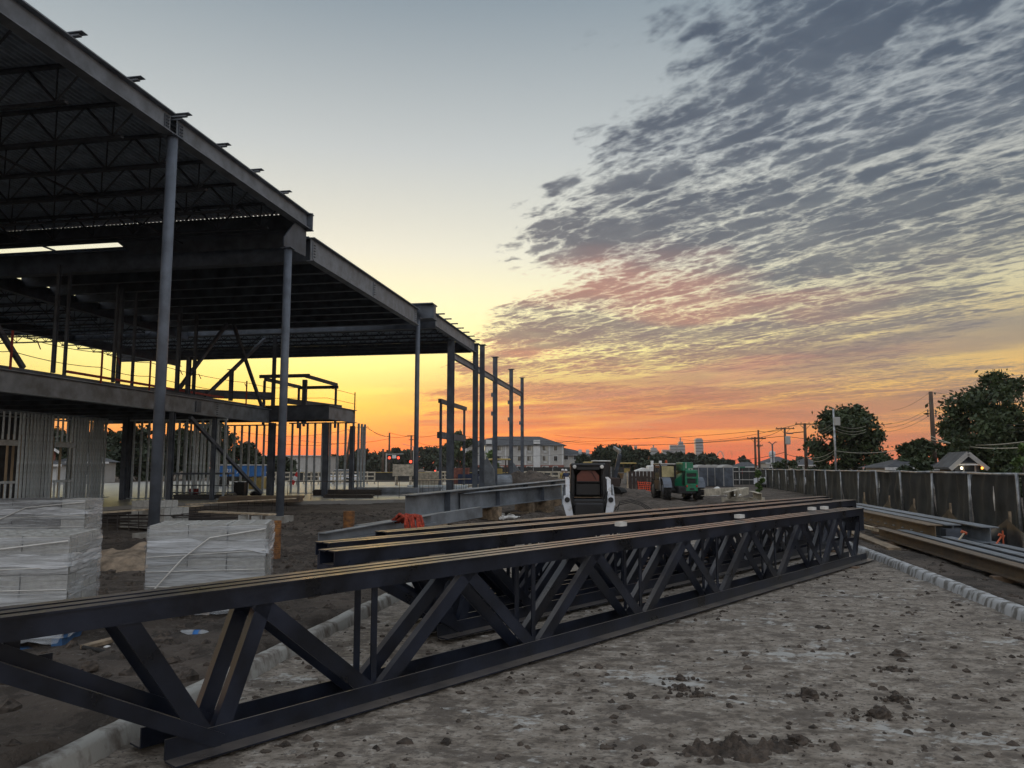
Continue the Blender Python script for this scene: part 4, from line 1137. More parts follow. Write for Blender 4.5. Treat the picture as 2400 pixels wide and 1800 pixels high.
# ================================================================ materials on the slab
def stack_boards(name, label, c, n, L, w, h, m, rz, jit=.05, cat='stack', group='materials laid out on the slab'):
    T = thing(name, label, cat, c, rz, group); r_ = random.Random(int(abs(c[0]) * 97))
    for k in range(n):
        build(MB().box((r_.uniform(-jit, jit), r_.uniform(-jit, jit), h / 2 + k * (h + .006)), (L, w, h)), 'board', m, T, local=True)
    return T
stack_boards('board_stack', 'dark stack of steel sheets on the slab by the second round column', B(31.5, 5.4, .15), 4, 3.4, 1.0, .06, 'steel_brown', R(4))
stack_boards('board_stack', 'low dark pile of metal track under the diagonal brace', B(34.0, 9.6, .15), 3, 2.6, 1.3, .07, 'black_plastic', R(10))
stack_boards('board_stack', 'grey stack of decking sheets left of the third round column', B(41.5, 2.6, .15), 6, 4.8, 1.2, .06, 'steel_grey', R(6))
stack_boards('board_stack', 'long bright sheet of decking on the slab under the sunrise', B(50.0, 4.5, .15), 4, 7.0, 1.2, .05, 'stud_galv', R(5))
stack_boards('board_stack', 'dark bundle of steel bars below the stair tower', B(40.0, 4.9, .15), 4, 3.6, .8, .07, 'rebar', R(8))
stack_boards('board_stack', 'flat pale sheets lying behind the wide flange column', B(58.0, 4.0, .15), 3, 5.0, 1.5, .06, 'lumber_pale', R(3))
stack_boards('board_stack', 'pile of silver purlins right of the third round column', B(47.5, 2.0, .15), 5, 3.8, 1.0, .07, 'stud_galv', R(9))
stack_boards('board_stack', 'dark planks in front of the stair tower', B(36.4, 3.4, .15), 2, 2.4, .5, .08, 'rebar', R(-8))
def crate(label, c, sz, m, rz=0.0, cat='crate', name='timber_crate'):
    T = thing(name, label, cat, c, rz)
    x, y, z = sz
    build(MB().box((0, 0, z / 2), (x - .06, y - .06, z - .06)), 'core', m, T, local=True)
    n = max(3, int(z / .22))
    for k in range(n):
        h = z / n
        for sg in (-1, 1): build(MB().box((0, sg * (y / 2 - .015), h * (k + .5)), (x, .03, h * .86)), 'slat', m, T, local=True)
    for sx in (-1, 1):
        for sy in (-1, 1): build(MB().box((sx * (x / 2 - .05), sy * (y / 2 + .018), z / 2), (.08, .03, z)), 'corner_post', m, T, local=True)
    return T
crate('tall crate of pale boards beside the third round column', at(1008, 1123, 58) * Vector((1, 1, 0)) + Vector((0, 0, .15)) if False else Vector((at(1005, 1120, 58).x, 58, .1)), (1.9, 1.2, 1.15), 'lumber_pale')
crate('plywood crate on a raised stand in front of the tree line', Vector((at(946, 1100, 66).x, 66, .9)), (1.7, 1.0, 1.0), 'lumber_pale')
tag(build(MB().box((at(946, 1100, 66).x - .6, 66, .5), (.12, .9, .78)).box((at(946, 1100, 66).x + .6, 66, .5), (.12, .9, .78)), 'crate_stand', 'lumber_pale', origin=(at(946, 1100, 66).x, 66, .1)), 'timber trestle under the raised plywood crate', 'trestle')
crate('reddish site box behind the wide flange column', Vector((at(1078, 1115, 64).x, 64, .1)), (1.5, 1.2, 1.5), 'brick_red', cat='box', name='site_box')
crate('navy blue skip standing beside the red site box', Vector((at(1098, 1120, 62).x, 62, .1)), (1.6, 1.2, 1.0), 'navy', cat='skip', name='waste_skip')
crate('yellow generator box seen through the bright stud wall', Vector((at(603, 1118, 54).x, 54, .15)), (1.0, .9, .8), 'machine_yellow', cat='generator', name='generator')
crate('tall black crate on the slab at the foot of the long brace', Vector((at(556, 1150, 40).x, 40.5, .15)), (.55, .5, .75), 'black_plastic', name='tool_crate')
# scaffold table of planks inside
T = thing('work_bench', 'scaffold bench of dark planks by the inner column', 'bench', Vector((at(470, 1140, 37).x, 37, .15)))
for dx in (-1.2, 1.2):
    for dy in (-.3, .3): build(MB().tube([(dx, dy, 0), (dx, dy, 1.2)], .025, 6), 'leg', 'rebar', T, local=True)
for z, nm in ((1.2, 'top'), (.65, 'shelf'), (.3, 'shelf')): build(MB().box((0, 0, z), (2.9, .8, .09 if z > 1 else .04)), nm, 'primer_dark', T, local=True)
crate('red fuel can box under the scaffold bench', Vector((at(455, 1140, 37.5).x, 37.5, .15 + .33 - .15 + .0)), (.35, .25, .3), 'red_paint', cat='box', name='fuel_box')
# coiled cables and bags on the slab
r_ = random.Random(21)
for k, (u, v) in enumerate(((565, 1160), (600, 1162), (540, 1165))):
    p = G(u, v, .15); mb = MB()
    mb.lathe(p, [(.25, 0), (.34, .10), (.26, .22), (.1, .27)], 9)
    tag(build(mb, 'material_bag', 'black_plastic', origin=p), ('black sack nearest the long brace foot', 'slumped black sack next to the dark inner column', 'flattened black sack left of the tool crate')[k], 'sack')
# far rails of new timber and slat barriers at the slab's end
def barrier(label, c, L, h, rz=0.0, m='lumber_pale', n=6):
    T = thing('timber_barrier', label, 'barrier', c, rz, 'timber barriers on the far side')
    for k in range(n): build(MB().box((-L / 2 + k * L / (n - 1), 0, h / 2), (.1, .1, h)), 'post', m, T, local=True)
    for z in (.3, .62, .94): build(MB().box((0, -.07, z * h), (L, .04, .12)), 'rail', m, T, local=True)
    return T
for k, (u, Y, L, lb) in enumerate(((835, 72, 3.6, 'slatted timber barrier right of the stair tower'), (755, 70, 3.4, 'slatted timber barrier seen through the stair tower studs'), (655, 68, 3.0, 'slatted timber barrier seen left of the second round column'), (1260, 78, 4.5, 'new timber framing in front of the hotel fence'), (1318, 74, 3.6, 'leaning timber framing beside the hotel fence'), (1035, 80, 3.4, 'pale slatted pallets stood up near the car lights'))):
    barrier(lb, (at(u, 1120, Y).x, Y, .1), L, 1.15, .1 * k - .2)
# black debris netting / low screens in front of the tree line
T = thing('site_fence', 'low dark netting fence running along the far end of the slab', 'fence', (at(930, 1100, 95).x, 95, 0))
for k in range(9): build(MB().tube([(-16 + k * 4, 0, 0), (-16 + k * 4, 0, 1.15)], .04, 6), 'post', 'galv_pipe', T, local=True)
for k in range(8): build(MB().grid(lambda u, v, k=k: (-16 + k * 4 + 4 * u, .03 + .05 * math.sin(u * 9), .05 + 1.0 * v), 8, 2), 'screen_panel', 'screen', T, local=True)
build(MB().tube([(-16, -.03, 1.02), (16, -.03, 1.0)], .035, 5), 'ribbon', 'machine_yellow', T, local=True)
T = thing('site_fence', 'dark panel fence in front of the hotel ground floor', 'fence', (at(1250, 1100, 120).x, 120, 0))
for k in range(11): build(MB().tube([(-15 + k * 3, 0, 0), (-15 + k * 3, 0, 1.75)], .05, 6), 'post', 'galv_pipe', T, local=True)
for k in range(10): build(MB().grid(lambda u, v, k=k: (-15 + k * 3 + 3 * u, .05 + .05 * math.sin(u * 7), .05 + 1.6 * v), 8, 2), 'screen_panel', 'screen', T, local=True)

# ================================================================ skid loader seen from the front
SK = thing('skid_loader', 'white and black tracked skid loader with raised dark cab facing the camera', 'skid loader', (2.50, 25.8, 0), R(-3))
def sk(mb, nm, m, par=SK, **k): return build(mb, nm, m, par, local=True, **k)
# cab shell with open front: posts, roof, back
for sx in (-1, 1):
    sk(MB().prism([(sx * .56, -.55, .62), (sx * .56, -.55, 1.70), (sx * .56, .55, 1.70), (sx * .56, .75, .62)], (-sx * .05, 0, 0)), 'cab_side', 'machine_black')
    sk(MB().bevbox((sx * .505, -.58, 1.17), (.10, .08, 1.08), .02), 'cab_post', 'machine_black')
    sk(MB().bevbox((sx * .44, -.63, 1.66), (.16, .09, .17), .03), 'work_light_housing', 'machine_black')
    sk(MB().lathe((sx * .44, -.70, 1.665), [(.055, .02), (.06, -.01), (.03, -.02)], 12, 'y'), 'work_light', 'pvc')
sk(MB().bevbox((0, 0, 1.735), (1.14, 1.30, .09), .04), 'cab_roof', 'machine_black')
sk(MB().bevbox((0, -.60, 1.62), (.76, .06, .12), .02), 'cab_header', 'machine_black')
sk(MB().box((0, .58, 1.15), (1.0, .04, 1.0)), 'cab_back', 'machine_black')
sk(MB().prism([(-.36, -.50, 1.20), (.36, -.50, 1.20), (.36, -.50, 1.38), (.22, -.50, 1.54), (-.22, -.50, 1.54), (-.36, -.50, 1.38)], (0, .012, 0)), 'tinted_window', 'tinted_red')
sk(MB().bevbox((0, -.40, .95), (.86, .10, .42), .05), 'cab_door', 'machine_black')
sk(MB().bevbox((0, .1, .82), (.5, .5, .3), .05), 'seat', 'black_plastic'); sk(MB().bevbox((0, .36, 1.12), (.46, .12, .4), .05), 'seat_back', 'black_plastic')
sk(MB().prism([(-.52, -.62, .62), (.52, -.62, .62), (.30, -.66, .42), (-.30, -.66, .42)], (0, .2, 0)), 'cab_nose', 'machine_black')
sk(MB().bar((-.10, -.675, .56), (.10, -.675, .56), .01, .035), 'name_plate', 'pvc')
sk(MB().bevbox((0, .1, .40), (1.02, 1.9, .46), .04), 'hull', 'machine_black')
sk(MB().bevbox((0, -.95, .28), (.92, .3, .46), .03), 'coupler', 'machine_black')
for sx in (-1, 1):
    # tracks
    tr = MB(); prof = []
    for k in range(20):
        a = 2 * math.pi * k / 20; prof.append((sx * .50, .1 + (.68 if math.cos(a) > 0 else -.68) + .24 * math.cos(a), .25 + .24 * math.sin(a)))
    tr.prism(prof, (sx * .22, 0, 0)); sk(tr, 'track', 'rubber')
    # lift arms
    arm = MB()
    arm.prism([(sx * .60, .60, 1.32), (sx * .60, -.55, 1.26), (sx * .60, -.72, .72), (sx * .60, -.95, .30), (sx * .60, -.78, .22), (sx * .60, -.48, .66), (sx * .60, -.36, 1.08), (sx * .60, .60, 1.16)], (sx * .13, 0, 0))
    a_ = sk(arm, 'lift_arm', 'machine_white')
    sk(MB().prism([(sx * .50, -1.00, .10), (sx * .72, -1.00, .10), (sx * .82, -.98, .46), (sx * .80, -.96, .74), (sx * .64, -.96, .80), (sx * .56, -.98, .48)], (0, .09, 0)), 'arm_plate', 'machine_white')
    sk(MB().tube([(sx * .82, -.72, .42), (sx * .82, .1, 1.05)], .04, 8), 'lift_cylinder', 'galv_pipe')
    sk(MB().lathe((sx * .69, -1.012, .62), [(.085, .01), (.085, -.004)], 12, 'y'), 'arm_bushing', 'machine_black')
for sx in (-1, 1):
    for q in range(3): sk(MB().tube([(sx * (.50 + .03 * q), -.70, .70), (sx * (.54 + .03 * q), -.92, .80 + .04 * q), (sx * (.50 + .02 * q), -1.02, .52), (sx * .42, -1.05, .36)], .014, 6), 'hydraulic_hose', 'rubber')
    sk(MB().tube([(sx * .46, -.66, .75), (sx * .46, -.70, .90), (sx * .46, -.70, 1.30), (sx * .46, -.66, 1.42)], .014, 6), 'grab_handle', 'machine_black')
    for q in range(5): sk(MB().bar((sx * .535, -.45 + q * .2, .78), (sx * .535, -.45 + q * .2, 1.6), .012, .012), 'side_mesh_bar', 'machine_black')
sk(MB().bar((-.40, -.56, 1.18), (.40, -.56, 1.18), .03, .03), 'lap_bar', 'machine_black'); sk(MB().tube([(.1, -.52, 1.52), (.26, -.52, 1.25)], .008, 5), 'wiper', 'machine_black')
for sx in (-1, 1): sk(MB().tube([(sx * .3, -.1, .95), (sx * .3, -.22, 1.15)], .02, 6), 'joystick', 'black_plastic')
sk(MB().bevbox((.0, .95, 1.12), (1.0, .5, .75), .05), 'engine_cover', 'machine_white')

# ================================================================ telehandler seen from behind
TH_ = thing('telehandler', 'green telehandler with black cab and amber beacon parked on the mud', 'telehandler', (at(1598, 1150, 38.4).x, 38.4, 0), R(1))
def th(mb, nm, m, **k): return build(mb, nm, m, TH_, local=True, **k)
def wheel(cx, cy, r=.52, w=.36, nm='wheel'):
    t = MB(); t.lathe((cx, cy, r), [(r * .55, -w / 2 + .03), (r * .85, -w / 2), (r, -w / 2 + .06), (r, w / 2 - .06), (r * .85, w / 2), (r * .55, w / 2 - .03)], 24, 'x')
    o = th(t, nm, 'rubber', smooth=False)
    lug = MB()
    for k in range(16):
        a = 2 * math.pi * k / 16
        for sg in (-1, 1):
            aa = a + (.0 if sg > 0 else .2)
            p = Vector((cx + sg * .02, cy + math.cos(aa) * (r + .012), r + math.sin(aa) * (r + .012))); q = Vector((cx + sg * (w / 2 - .01), cy + math.cos(aa + .22) * (r + .012), r + math.sin(aa + .22) * (r + .012)))
            lug.bar(p, q, .07, .04, up=Vector((0, math.cos(aa), math.sin(aa))))
    build(lug, 'tread', 'rubber', o, local=True)
    rim = MB(); rim.lathe((cx, cy, r), [(r * .5, -w / 2 + .02), (r * .52, -w / 2 + .05), (r * .2, -w / 2 + .1), (r * .2, w / 2 - .1), (r * .52, w / 2 - .05), (r * .5, w / 2 - .02)], 18, 'x'); build(rim, 'rim', 'primer_dark', o, local=True, smooth=True)
for sx in (-1, 1):
    wheel(sx * .80, 0); wheel(sx * .80, 2.3)
    fd_ = MB(); pr = [(sx * .60, .62 * math.cos(a), .50 + .66 * math.sin(a)) for a in [R(d) for d in range(5, 181, 16)]]
    pr2 = [(p[0], .57 * math.cos(R(5 + 16 * i)), .50 + .61 * math.sin(R(5 + 16 * i))) for i, p in enumerate(pr)]
    for i in range(len(pr) - 1):
        fd_.prism([pr[i], pr[i + 1], pr2[i + 1], pr2[i]], (sx * .42, 0, 0))
    th(fd_, 'fender', 'column_paint')
th(MB().bevbox((.12, 1.0, .55), (.9, 3.3, .36), .05), 'chassis', 'machine_black')
th(MB().bevbox((0, 0, .52), (1.4, .16, .16), .03), 'axle', 'machine_black')
# engine body: hollow-looking louvre panel at the rear
th(MB().bevbox((.34, .55, 1.02), (.62, 2.3, 1.0), .05), 'engine_body', 'machine_green')
th(MB().prism([(-.02, -.45, .55), (-.02, -.45, 1.35), (-.30, .2, 1.02), (-.30, .2, .62)], (0, .9, 0)), 'side_cowl', 'machine_green')
th(MB().bevbox((.34, -.63, .66), (.58, .08, .32), .02), 'rear_panel', 'machine_green')
th(MB().bevbox((.34, -.63, 1.44), (.60, .08, .14), .02), 'rear_panel', 'machine_green')
th(MB().bar((.06, -.64, .84), (.06, -.64, 1.38), .07, .07), 'rear_frame', 'machine_green'); th(MB().bar((.62, -.64, .84), (.62, -.64, 1.38), .07, .07), 'rear_frame', 'machine_green')
th(MB().bar((.09, -.64, 1.15), (.59, -.64, 1.15), .05, .08), 'rear_frame', 'machine_green')
th(MB().box((.34, -.60, 1.26), (.46, .03, .16)), 'radiator_grille', 'machine_black'); th(MB().bevbox((.34, -.62, .985), (.40, .04, .20), .02), 'vent', 'machine_black')
for k in range(4): th(MB().bar((.18, -.645, .92 + k * .042), (.50, -.645, .92 + k * .042), .012, .014), 'vent_slat', 'machine_black')
th(MB().bevbox((.20, .2, 1.68), (.52, 1.5, .42), .03), 'boom_housing', 'machine_green')
th(MB().bevbox((.20, 2.3, 1.30), (.36, 3.2, .34), .03), 'boom', 'machine_green')
th(MB().bar((.10, -.56, 1.60), (.10, -.56, 1.87), .03, .012), 'decal_stripe', 'pvc')
th(MB().prism([(.66, -.2, 1.25), (.72, -.2, 1.22), (.98, .4, 1.05), (.66, .4, 1.05)], (0, 1.2, 0)), 'bonnet', 'machine_black')
# cab
th(MB().bevbox((-.62, .95, .80), (.78, 1.5, .50), .05), 'cab_base', 'machine_black')
for dx in (-1.0, -.26):
    for dy in (.22, 1.66): th(MB().bar((dx, dy, 1.0), (dx, dy, 1.78), .08, .08), 'cab_pillar', 'machine_black')
th(MB().bevbox((-.63, .94, 1.80), (.86, 1.6, .10), .04), 'cab_roof', 'machine_black')
th(MB().bar((-1.0, .14, 1.815), (-.26, .14, 1.815), .03, .04), 'roof_trim', 'pvc')
th(MB().bevbox((-.63, .20, 1.42), (.60, .02, .56), .008), 'rear_window', 'tinted_yellow'); th(MB().box((-.63, .19, 1.09), (.74, .05, .16)), 'cab_sill', 'machine_black')
th(MB().box((-1.01, .94, 1.38), (.015, 1.3, .7)), 'side_window', 'glass_dark'); th(MB().box((-.63, 1.69, 1.38), (.64, .015, .7)), 'windscreen', 'glass_dark')
th(MB().lathe((-.66, .4, 1.85), [(.07, 0), (.07, .03), (.055, .04), (.055, .13), (.03, .15)], 10), 'beacon', 'orange')
th(MB().bar((-1.12, .3, 1.55), (-1.0, .3, 1.6), .02, .02), 'mirror_arm', 'machine_black'); th(MB().bevbox((-1.16, .3, 1.52), (.12, .03, .2), .01), 'mirror', 'machine_black')
def text_mesh(s, size, name, m, parent, loc, rx=math.pi / 2, rz=0.0):
    cu = bpy.data.curves.new(name, 'FONT'); cu.body = s; cu.size = size; cu.extrude = .004; cu.align_x = 'CENTER'
    o = bpy.data.objects.new(name, cu); col.objects.link(o)
    dg = bpy.context.evaluated_depsgraph_get(); me = bpy.data.meshes.new_from_object(o.evaluated_get(dg))
    bpy.data.objects.remove(o)
    n = bpy.data.objects.new(name, me); col.objects.link(n); me.materials.append(MATS[m]); n.parent = parent; n.location = loc; n.rotation_euler = (rx, 0, rz)
    return n
for dx in (.10, .58): th(MB().bevbox((dx, -.685, .74), (.07, .03, .10), .01), 'tail_light', 'sign_red')
th(MB().bevbox((.34, -.685, .60), (.22, .02, .08), .008), 'number_plate', 'machine_black')
for q in range(3): th(MB().tube([(-.05 + .05 * q, -.55, 1.45), (-.12 + .05 * q, -.6, 1.2), (-.1 + .04 * q, -.55, .8)], .016, 6), 'hose', 'rubber')
th(MB().tube([(-1.04, .1, .5), (-1.04, .1, .95), (-1.04, .25, 1.15)], .02, 6), 'grab_rail', 'galv_pipe'); th(MB().bevbox((-.98, .55, .5), (.25, .5, .05), .01), 'step', 'machine_black')
text_mesh('JCB', .15, 'lettering', 'pvc', TH_, (.32, -.556, 1.50))

# second machine behind the skid loader: mini excavator with cylinders up
EX = thing('excavator', 'small excavator with folded arm standing behind the skid loader', 'excavator', (at(1420, 1120, 44).x, 44, 0), R(20))
def ex(mb, nm, m): return build(mb, nm, m, EX, local=True)
for sx in (-.6, .6): ex(MB().prism([(sx - .18, .9 * math.cos(2 * math.pi * k / 16) * (1.15 if True else 1), .28 + .26 * math.sin(2 * math.pi * k / 16)) for k in range(16)], (.36, 0, 0)), 'track', 'rubber')
ex(MB().bevbox((0, .2, .82), (1.3, 1.5, .5), .06), 'body', 'brown_panel'); ex(MB().bevbox((-.25, .1, 1.5), (.75, .9, .95), .06), 'cab', 'machine_black'); ex(MB().bevbox((-.25, .1, 2.0), (.8, 1.0, .07), .03), 'cab_roof', 'pvc')
ex(MB().bar((.4, -.3, 1.0), (.45, -.9, 2.35), .14, .18), 'boom', 'primer_dark'); ex(MB().bar((.45, -.9, 2.5), (.45, -.2, 2.75), .14, .18), 'arm', 'galv_pipe'); ex(MB().tube([(.45, -.3, 1.5), (.45, -.75, 2.5)], .05, 8), 'cylinder', 'galv_pipe')
ex(MB().tube([(.62, -.3, 1.6), (.62, -.55, 2.7)], .05, 8), 'cylinder', 'galv_pipe')
# roller with a yellow roof further back
for (u, Y, lb, sc) in ((1170, 60, 'yellow roofed machine parked behind the far steel columns', 1.0), (1470, 74, 'small roller with a yellow canopy at the end of the dirt yard', .9), (1392, 62, 'machine with a yellow canopy hidden behind the skid loader', .9)):
    x = at(u, 1100, Y).x
    M_ = thing('site_roller', lb, 'roller', (x, Y, 0), .2)
    bl_ = lambda mb, nm, m: build(mb, nm, m, M_, local=True)
    bl_(MB().bevbox((0, 0, .85), (1.4 * sc, 2.0, .6), .05), 'body', 'machine_black'); bl_(MB().bevbox((0, 0, 2.25 * sc), (1.5 * sc, 1.6, .12), .05), 'canopy', 'machine_yellow')
    for dx in (-.62, .62):
        for dy in (-.6, .6): bl_(MB().bar((dx * sc, dy, 1.1), (dx * sc, dy, 2.2 * sc), .07, .07), 'canopy_post', 'machine_black')
    bl_(MB().lathe((0, -1.2, .55), [(.5, -.7), (.55, -.68), (.55, .68), (.5, .7)], 18, 'x'), 'drum', 'steel_grey'); bl_(MB().bevbox((0, .2, 1.3), (.5, .5, .5), .05), 'seat', 'machine_yellow')
    for dx in (-.6, .6): bl_(MB().lathe((dx, .9, .5), [(.3, -.15), (.5, -.13), (.5, .13), (.3, .15)], 16, 'x'), 'wheel', 'rubber')
# brown dumpster panel with pale board, orange netting
X = at(1512, 1130, 50).x
T = thing('brown_screen', 'dark brown corrugated panel screen with a pale edge board', 'screen', (X, 50, 0))
for k in range(9): build(MB().box((-.95 + k * .24, 0, .72), (.2, .06 + .03 * (k % 2), 1.35)), 'panel', 'brown_panel', T, local=True)
build(MB().box((-1.14, -.05, .65), (.09, .09, 1.45)), 'edge_board', 'plank', T, local=True); build(MB().box((-1.1, -.25, .05), (.5, .4, .08)), 'foot_board', 'plank', T, local=True)
X = at(1522, 1140, 47).x
T = thing('orange_netting', 'crumpled orange safety netting leaning by the brown screen', 'netting', (X, 47, 0))
for k in range(11):
    x = -.65 + k * .13; build(MB().tube([(x, 0, .08), (x + .03, .1, .5 + .10 * math.sin(k)), (x, .25, .82 - .03 * k)], .018, 4), 'strand', 'orange_net', T, local=True)
for k in range(6):
    z = .1 + k * .12; build(MB().tube([(-.7, .02 * k, z), (-.2, .04 + .02 * k, z + .05), (.2, .03 * k, z - .02), (.7, .03 * k, z * .85)], .018, 4), 'strand', 'orange_net', T, local=True)
build(MB().grid(lambda u, v: (-.7 + 1.4 * u, -.25 + .45 * v, .05 + .16 * abs(fbm(u * 5, v * 4, 3))), 14, 8), 'crumpled_base', 'orange_net', T, local=True)
# white tank trailer
X = at(1515, 1108, 66).x
T = thing('tank_trailer', 'white tank trailer with two chimneys behind the brown screen', 'trailer', (X, 66, 0))
build(MB().bevbox((.9, 0, 1.3), (1.6, 1.6, 1.0), .08), 'cabinet', 'white_paint', T, local=True); build(MB().prism([(-1.2, -.7, .95), (.1, -.7, .95), (.1, -.7, 1.5), (-.3, -.7, 1.6), (-.9, -.7, 1.4)], (0, 1.4, 0)), 'hood', 'white_paint', T, local=True)
for dx in (.5, 1.2): build(MB().tube([(dx, 0, 1.8), (dx, 0, 2.2)], .12, 10), 'chimney', 'white_paint', T, local=True)
for dx in (-.6, 1.0): build(MB().lathe((dx, -.8, .45), [(.2, -.1), (.42, -.1), (.42, .1), (.2, .1)], 14, 'y'), 'wheel', 'rubber', T, local=True)
build(MB().box((.2, 0, .8), (3.2, 1.4, .15)), 'frame', 'machine_black', T, local=True)
# white channel sections stacked by the fence
for k, (u0, v0, u1, v1, z, lb) in enumerate(((1720, 1158, 1748, 1165, .45, 'pale steel channel at the left of the stack by the fence'), (1732, 1154, 1762, 1160, .5, 'second pale channel lying across the stack'), (1745, 1150, 1778, 1167, .55, 'pale channel on top with its end towards the camera'), (1755, 1150, 1785, 1157, .62, 'topmost pale channel of the stack by the fence'), (1765, 1158, 1806, 1163, .4, 'longest pale channel nearest the dark screen fence'))):
    p0, p1 = G(u0, v0, z), G(u1, v1, z)
    p1 = p0 + (B(0, 0) - B(2.2 + .3 * k, 0)) + (Vector((p1.x, 0, 0)) - Vector((p0.x, 0, 0)))
    T = thing('pale_channel', lb, 'steel channel', (p0.x, p0.y, 0), 0, 'pale channels stacked by the fence')
    build(MB().bar(p0, p1, .014, .3), 'web', 'lumber_pale', T)
    for kk in (-1, 1): build(MB().bar(p0, p1, .18, .014, so=.097, uo=kk * .142), 'flange', 'lumber_pale', T)
for k in range(3):
    p = G(1722 + k * 22, 1172, .12); tag(build(MB().bar(p - D2 * .5, p + D2 * .6, .2, .24), 'timber_block', 'lumber_pale', origin=(p.x, p.y, 0)), ('cut timber bearer at the left foot of the pale channels', 'cut timber bearer under the middle of the pale channels', 'cut timber bearer at the right foot of the pale channels')[k], 'timber', 'bearers under the pale channels')
# portable toilets / grey panels behind the telehandler
for k, (u, Y, lb) in enumerate(((1660, 66, 'grey portable toilet with pale arched roof nearest the telehandler'), (1676, 67, 'middle grey portable toilet with arched roof'), (1700, 64, 'grey portable toilet cabin next to the striped panels'), (1640, 65, 'portable toilet half hidden behind the green machine'))):
    x = at(u, 1110, Y).x
    T = thing('portable_toilet', lb, 'toilet cabin', (x, Y, 0), .1 * k)
    build(MB().bevbox((0, 0, .85), (1.0, 1.0, 1.6), .04), 'cabin', 'primer_dark', T, local=True)
    build(MB().prism([(-.55, -.53, 1.62), (.55, -.53, 1.62), (.35, -.53, 1.80), (0, -.53, 1.86), (-.35, -.53, 1.80)], (0, 1.06, 0)), 'roof', 'sid_grey', T, local=True)
    build(MB().box((0, -.52, .8), (.7, .03, 1.4)), 'door', 'primer_dark', T, local=True)
    for dx in (-.42, .42): build(MB().bar((dx, -.525, .1), (dx, -.525, 1.6), .05, .03), 'corner_trim', 'sid_grey', T, local=True)
# white bag draped over a stand
p = G(1700, 1160, .1); mb = MB()
mb.grid(lambda u, v: (p.x - 1.0 + 1.9 * u, p.y + (v - .5) * .6, .06 + (.48 * math.exp(-((u - .3) / .22) ** 2) + .25 * math.exp(-((u - .8) / .2) ** 2)) * math.sin(math.pi * v) ** .4 * (1 + .2 * fbm(u * 6, v * 6, 1))), 26, 10)
tag(build(mb, 'white_tarp', 'pvc', origin=p, smooth=True), 'crumpled white tarp heap on the mud right of the telehandler', 'tarp')
# hose coil on the ground
p = G(1480, 1196, .1); T = thing('hose_coil', 'thin black hose looping up behind the rear truss', 'hose', p)
for k in range(3): build(MB().tube([(-.7 + .1 * k, 0, 0), (-.4, .1, .2 + .06 * k), (0, .1, .28 + .05 * k), (.35, 0, .18 + .05 * k), (.6 + .1 * k, 0, 0)], .014, 5), 'loop', 'rubber', T, local=True)

# ================================================================ screened fence on the far side of the driveway
FT = -20.25
T = thing('screened_fence', 'long chain link fence with dark privacy screen and pale top rail', 'fence', B(24, FT, 0))
sps = [6.0 + 3.05 * k for k in range(22)]
for k, s in enumerate(sps):
    build(MB().tube([B(s, FT, -.1), B(s + .05 * math.sin(k * 2.3), FT + .05 * math.sin(k * 1.7), 1.50)], .040, 8), 'post', 'galv_pipe', T, smooth=True)
for k in range(len(sps) - 1):
    a, b = sps[k], sps[k + 1]
    build(MB().tube([B(a, FT, 1.49 + .012 * math.sin(k)), B((a + b) / 2, FT, 1.475 + .01 * math.cos(k * 2)), B(b, FT, 1.49 + .012 * math.sin(k + 1))], .034, 7), 'top_rail', 'galv_pipe', T, smooth=True)
    def fn(u, v, a=a, b=b, k=k):
        s = a + .02 + (b - a - .04) * u; z = .03 + 1.43 * v
        off = .09 * math.sin(math.pi * u) * (1 + .9 * fbm(s * .9, z * 1.2, k)) + .07 * fbm(s * 2.5, z * .8, k + 4.0) + .03 * math.sin(s * 9 + z * 2 + k) + .12 * (1 - v) ** 3 * fbm(s * 1.6, 1.0, 2.0)
        return tuple(B(s, FT - .06 - off, z))
    build(MB().grid(fn, 20, 8), 'screen_panel', 'screen', T, smooth=True)
for s, z0, z1 in ((22.6, .5, 1.15), (17.9, .55, 1.25), (20.4, .35, .95), (34.0, .2, .7), (38.2, .2, .8)):      # tears with white behind
    build(MB().prism([B(s, FT + .03, z0), B(s + .05, FT + .03, (z0 + z1) / 2), B(s, FT + .03, z1), B(s - .04, FT + .03, (z0 + z1) / 2)], D2 * .01), 'torn_strip', 'pvc' if z1 > 1.1 else 'cable', T)
# the fence closes the yard behind the telehandler: older boarded stretch
T = thing('boarded_fence', 'grey boarded fence stretch with open timber frames near the stop sign', 'fence', (at(1740, 1120, 72).x, 72, 0))
for k in range(12): build(MB().box((-3.4 + k * .62, 0, .82), (.58, .05, 1.55)), 'panel', 'screen', T, local=True)
for k in range(5): build(MB().box((-3.4 + k * 1.55, -.08, .85), (.07, .07, 1.7)), 'post', 'pallet_wood' if k % 2 else 'galv_pipe', T, local=True)
for z in (.5, 1.25): build(MB().box((0, -.09, z), (6.4, .05, .07)), 'rail', 'sid_grey', T, local=True)
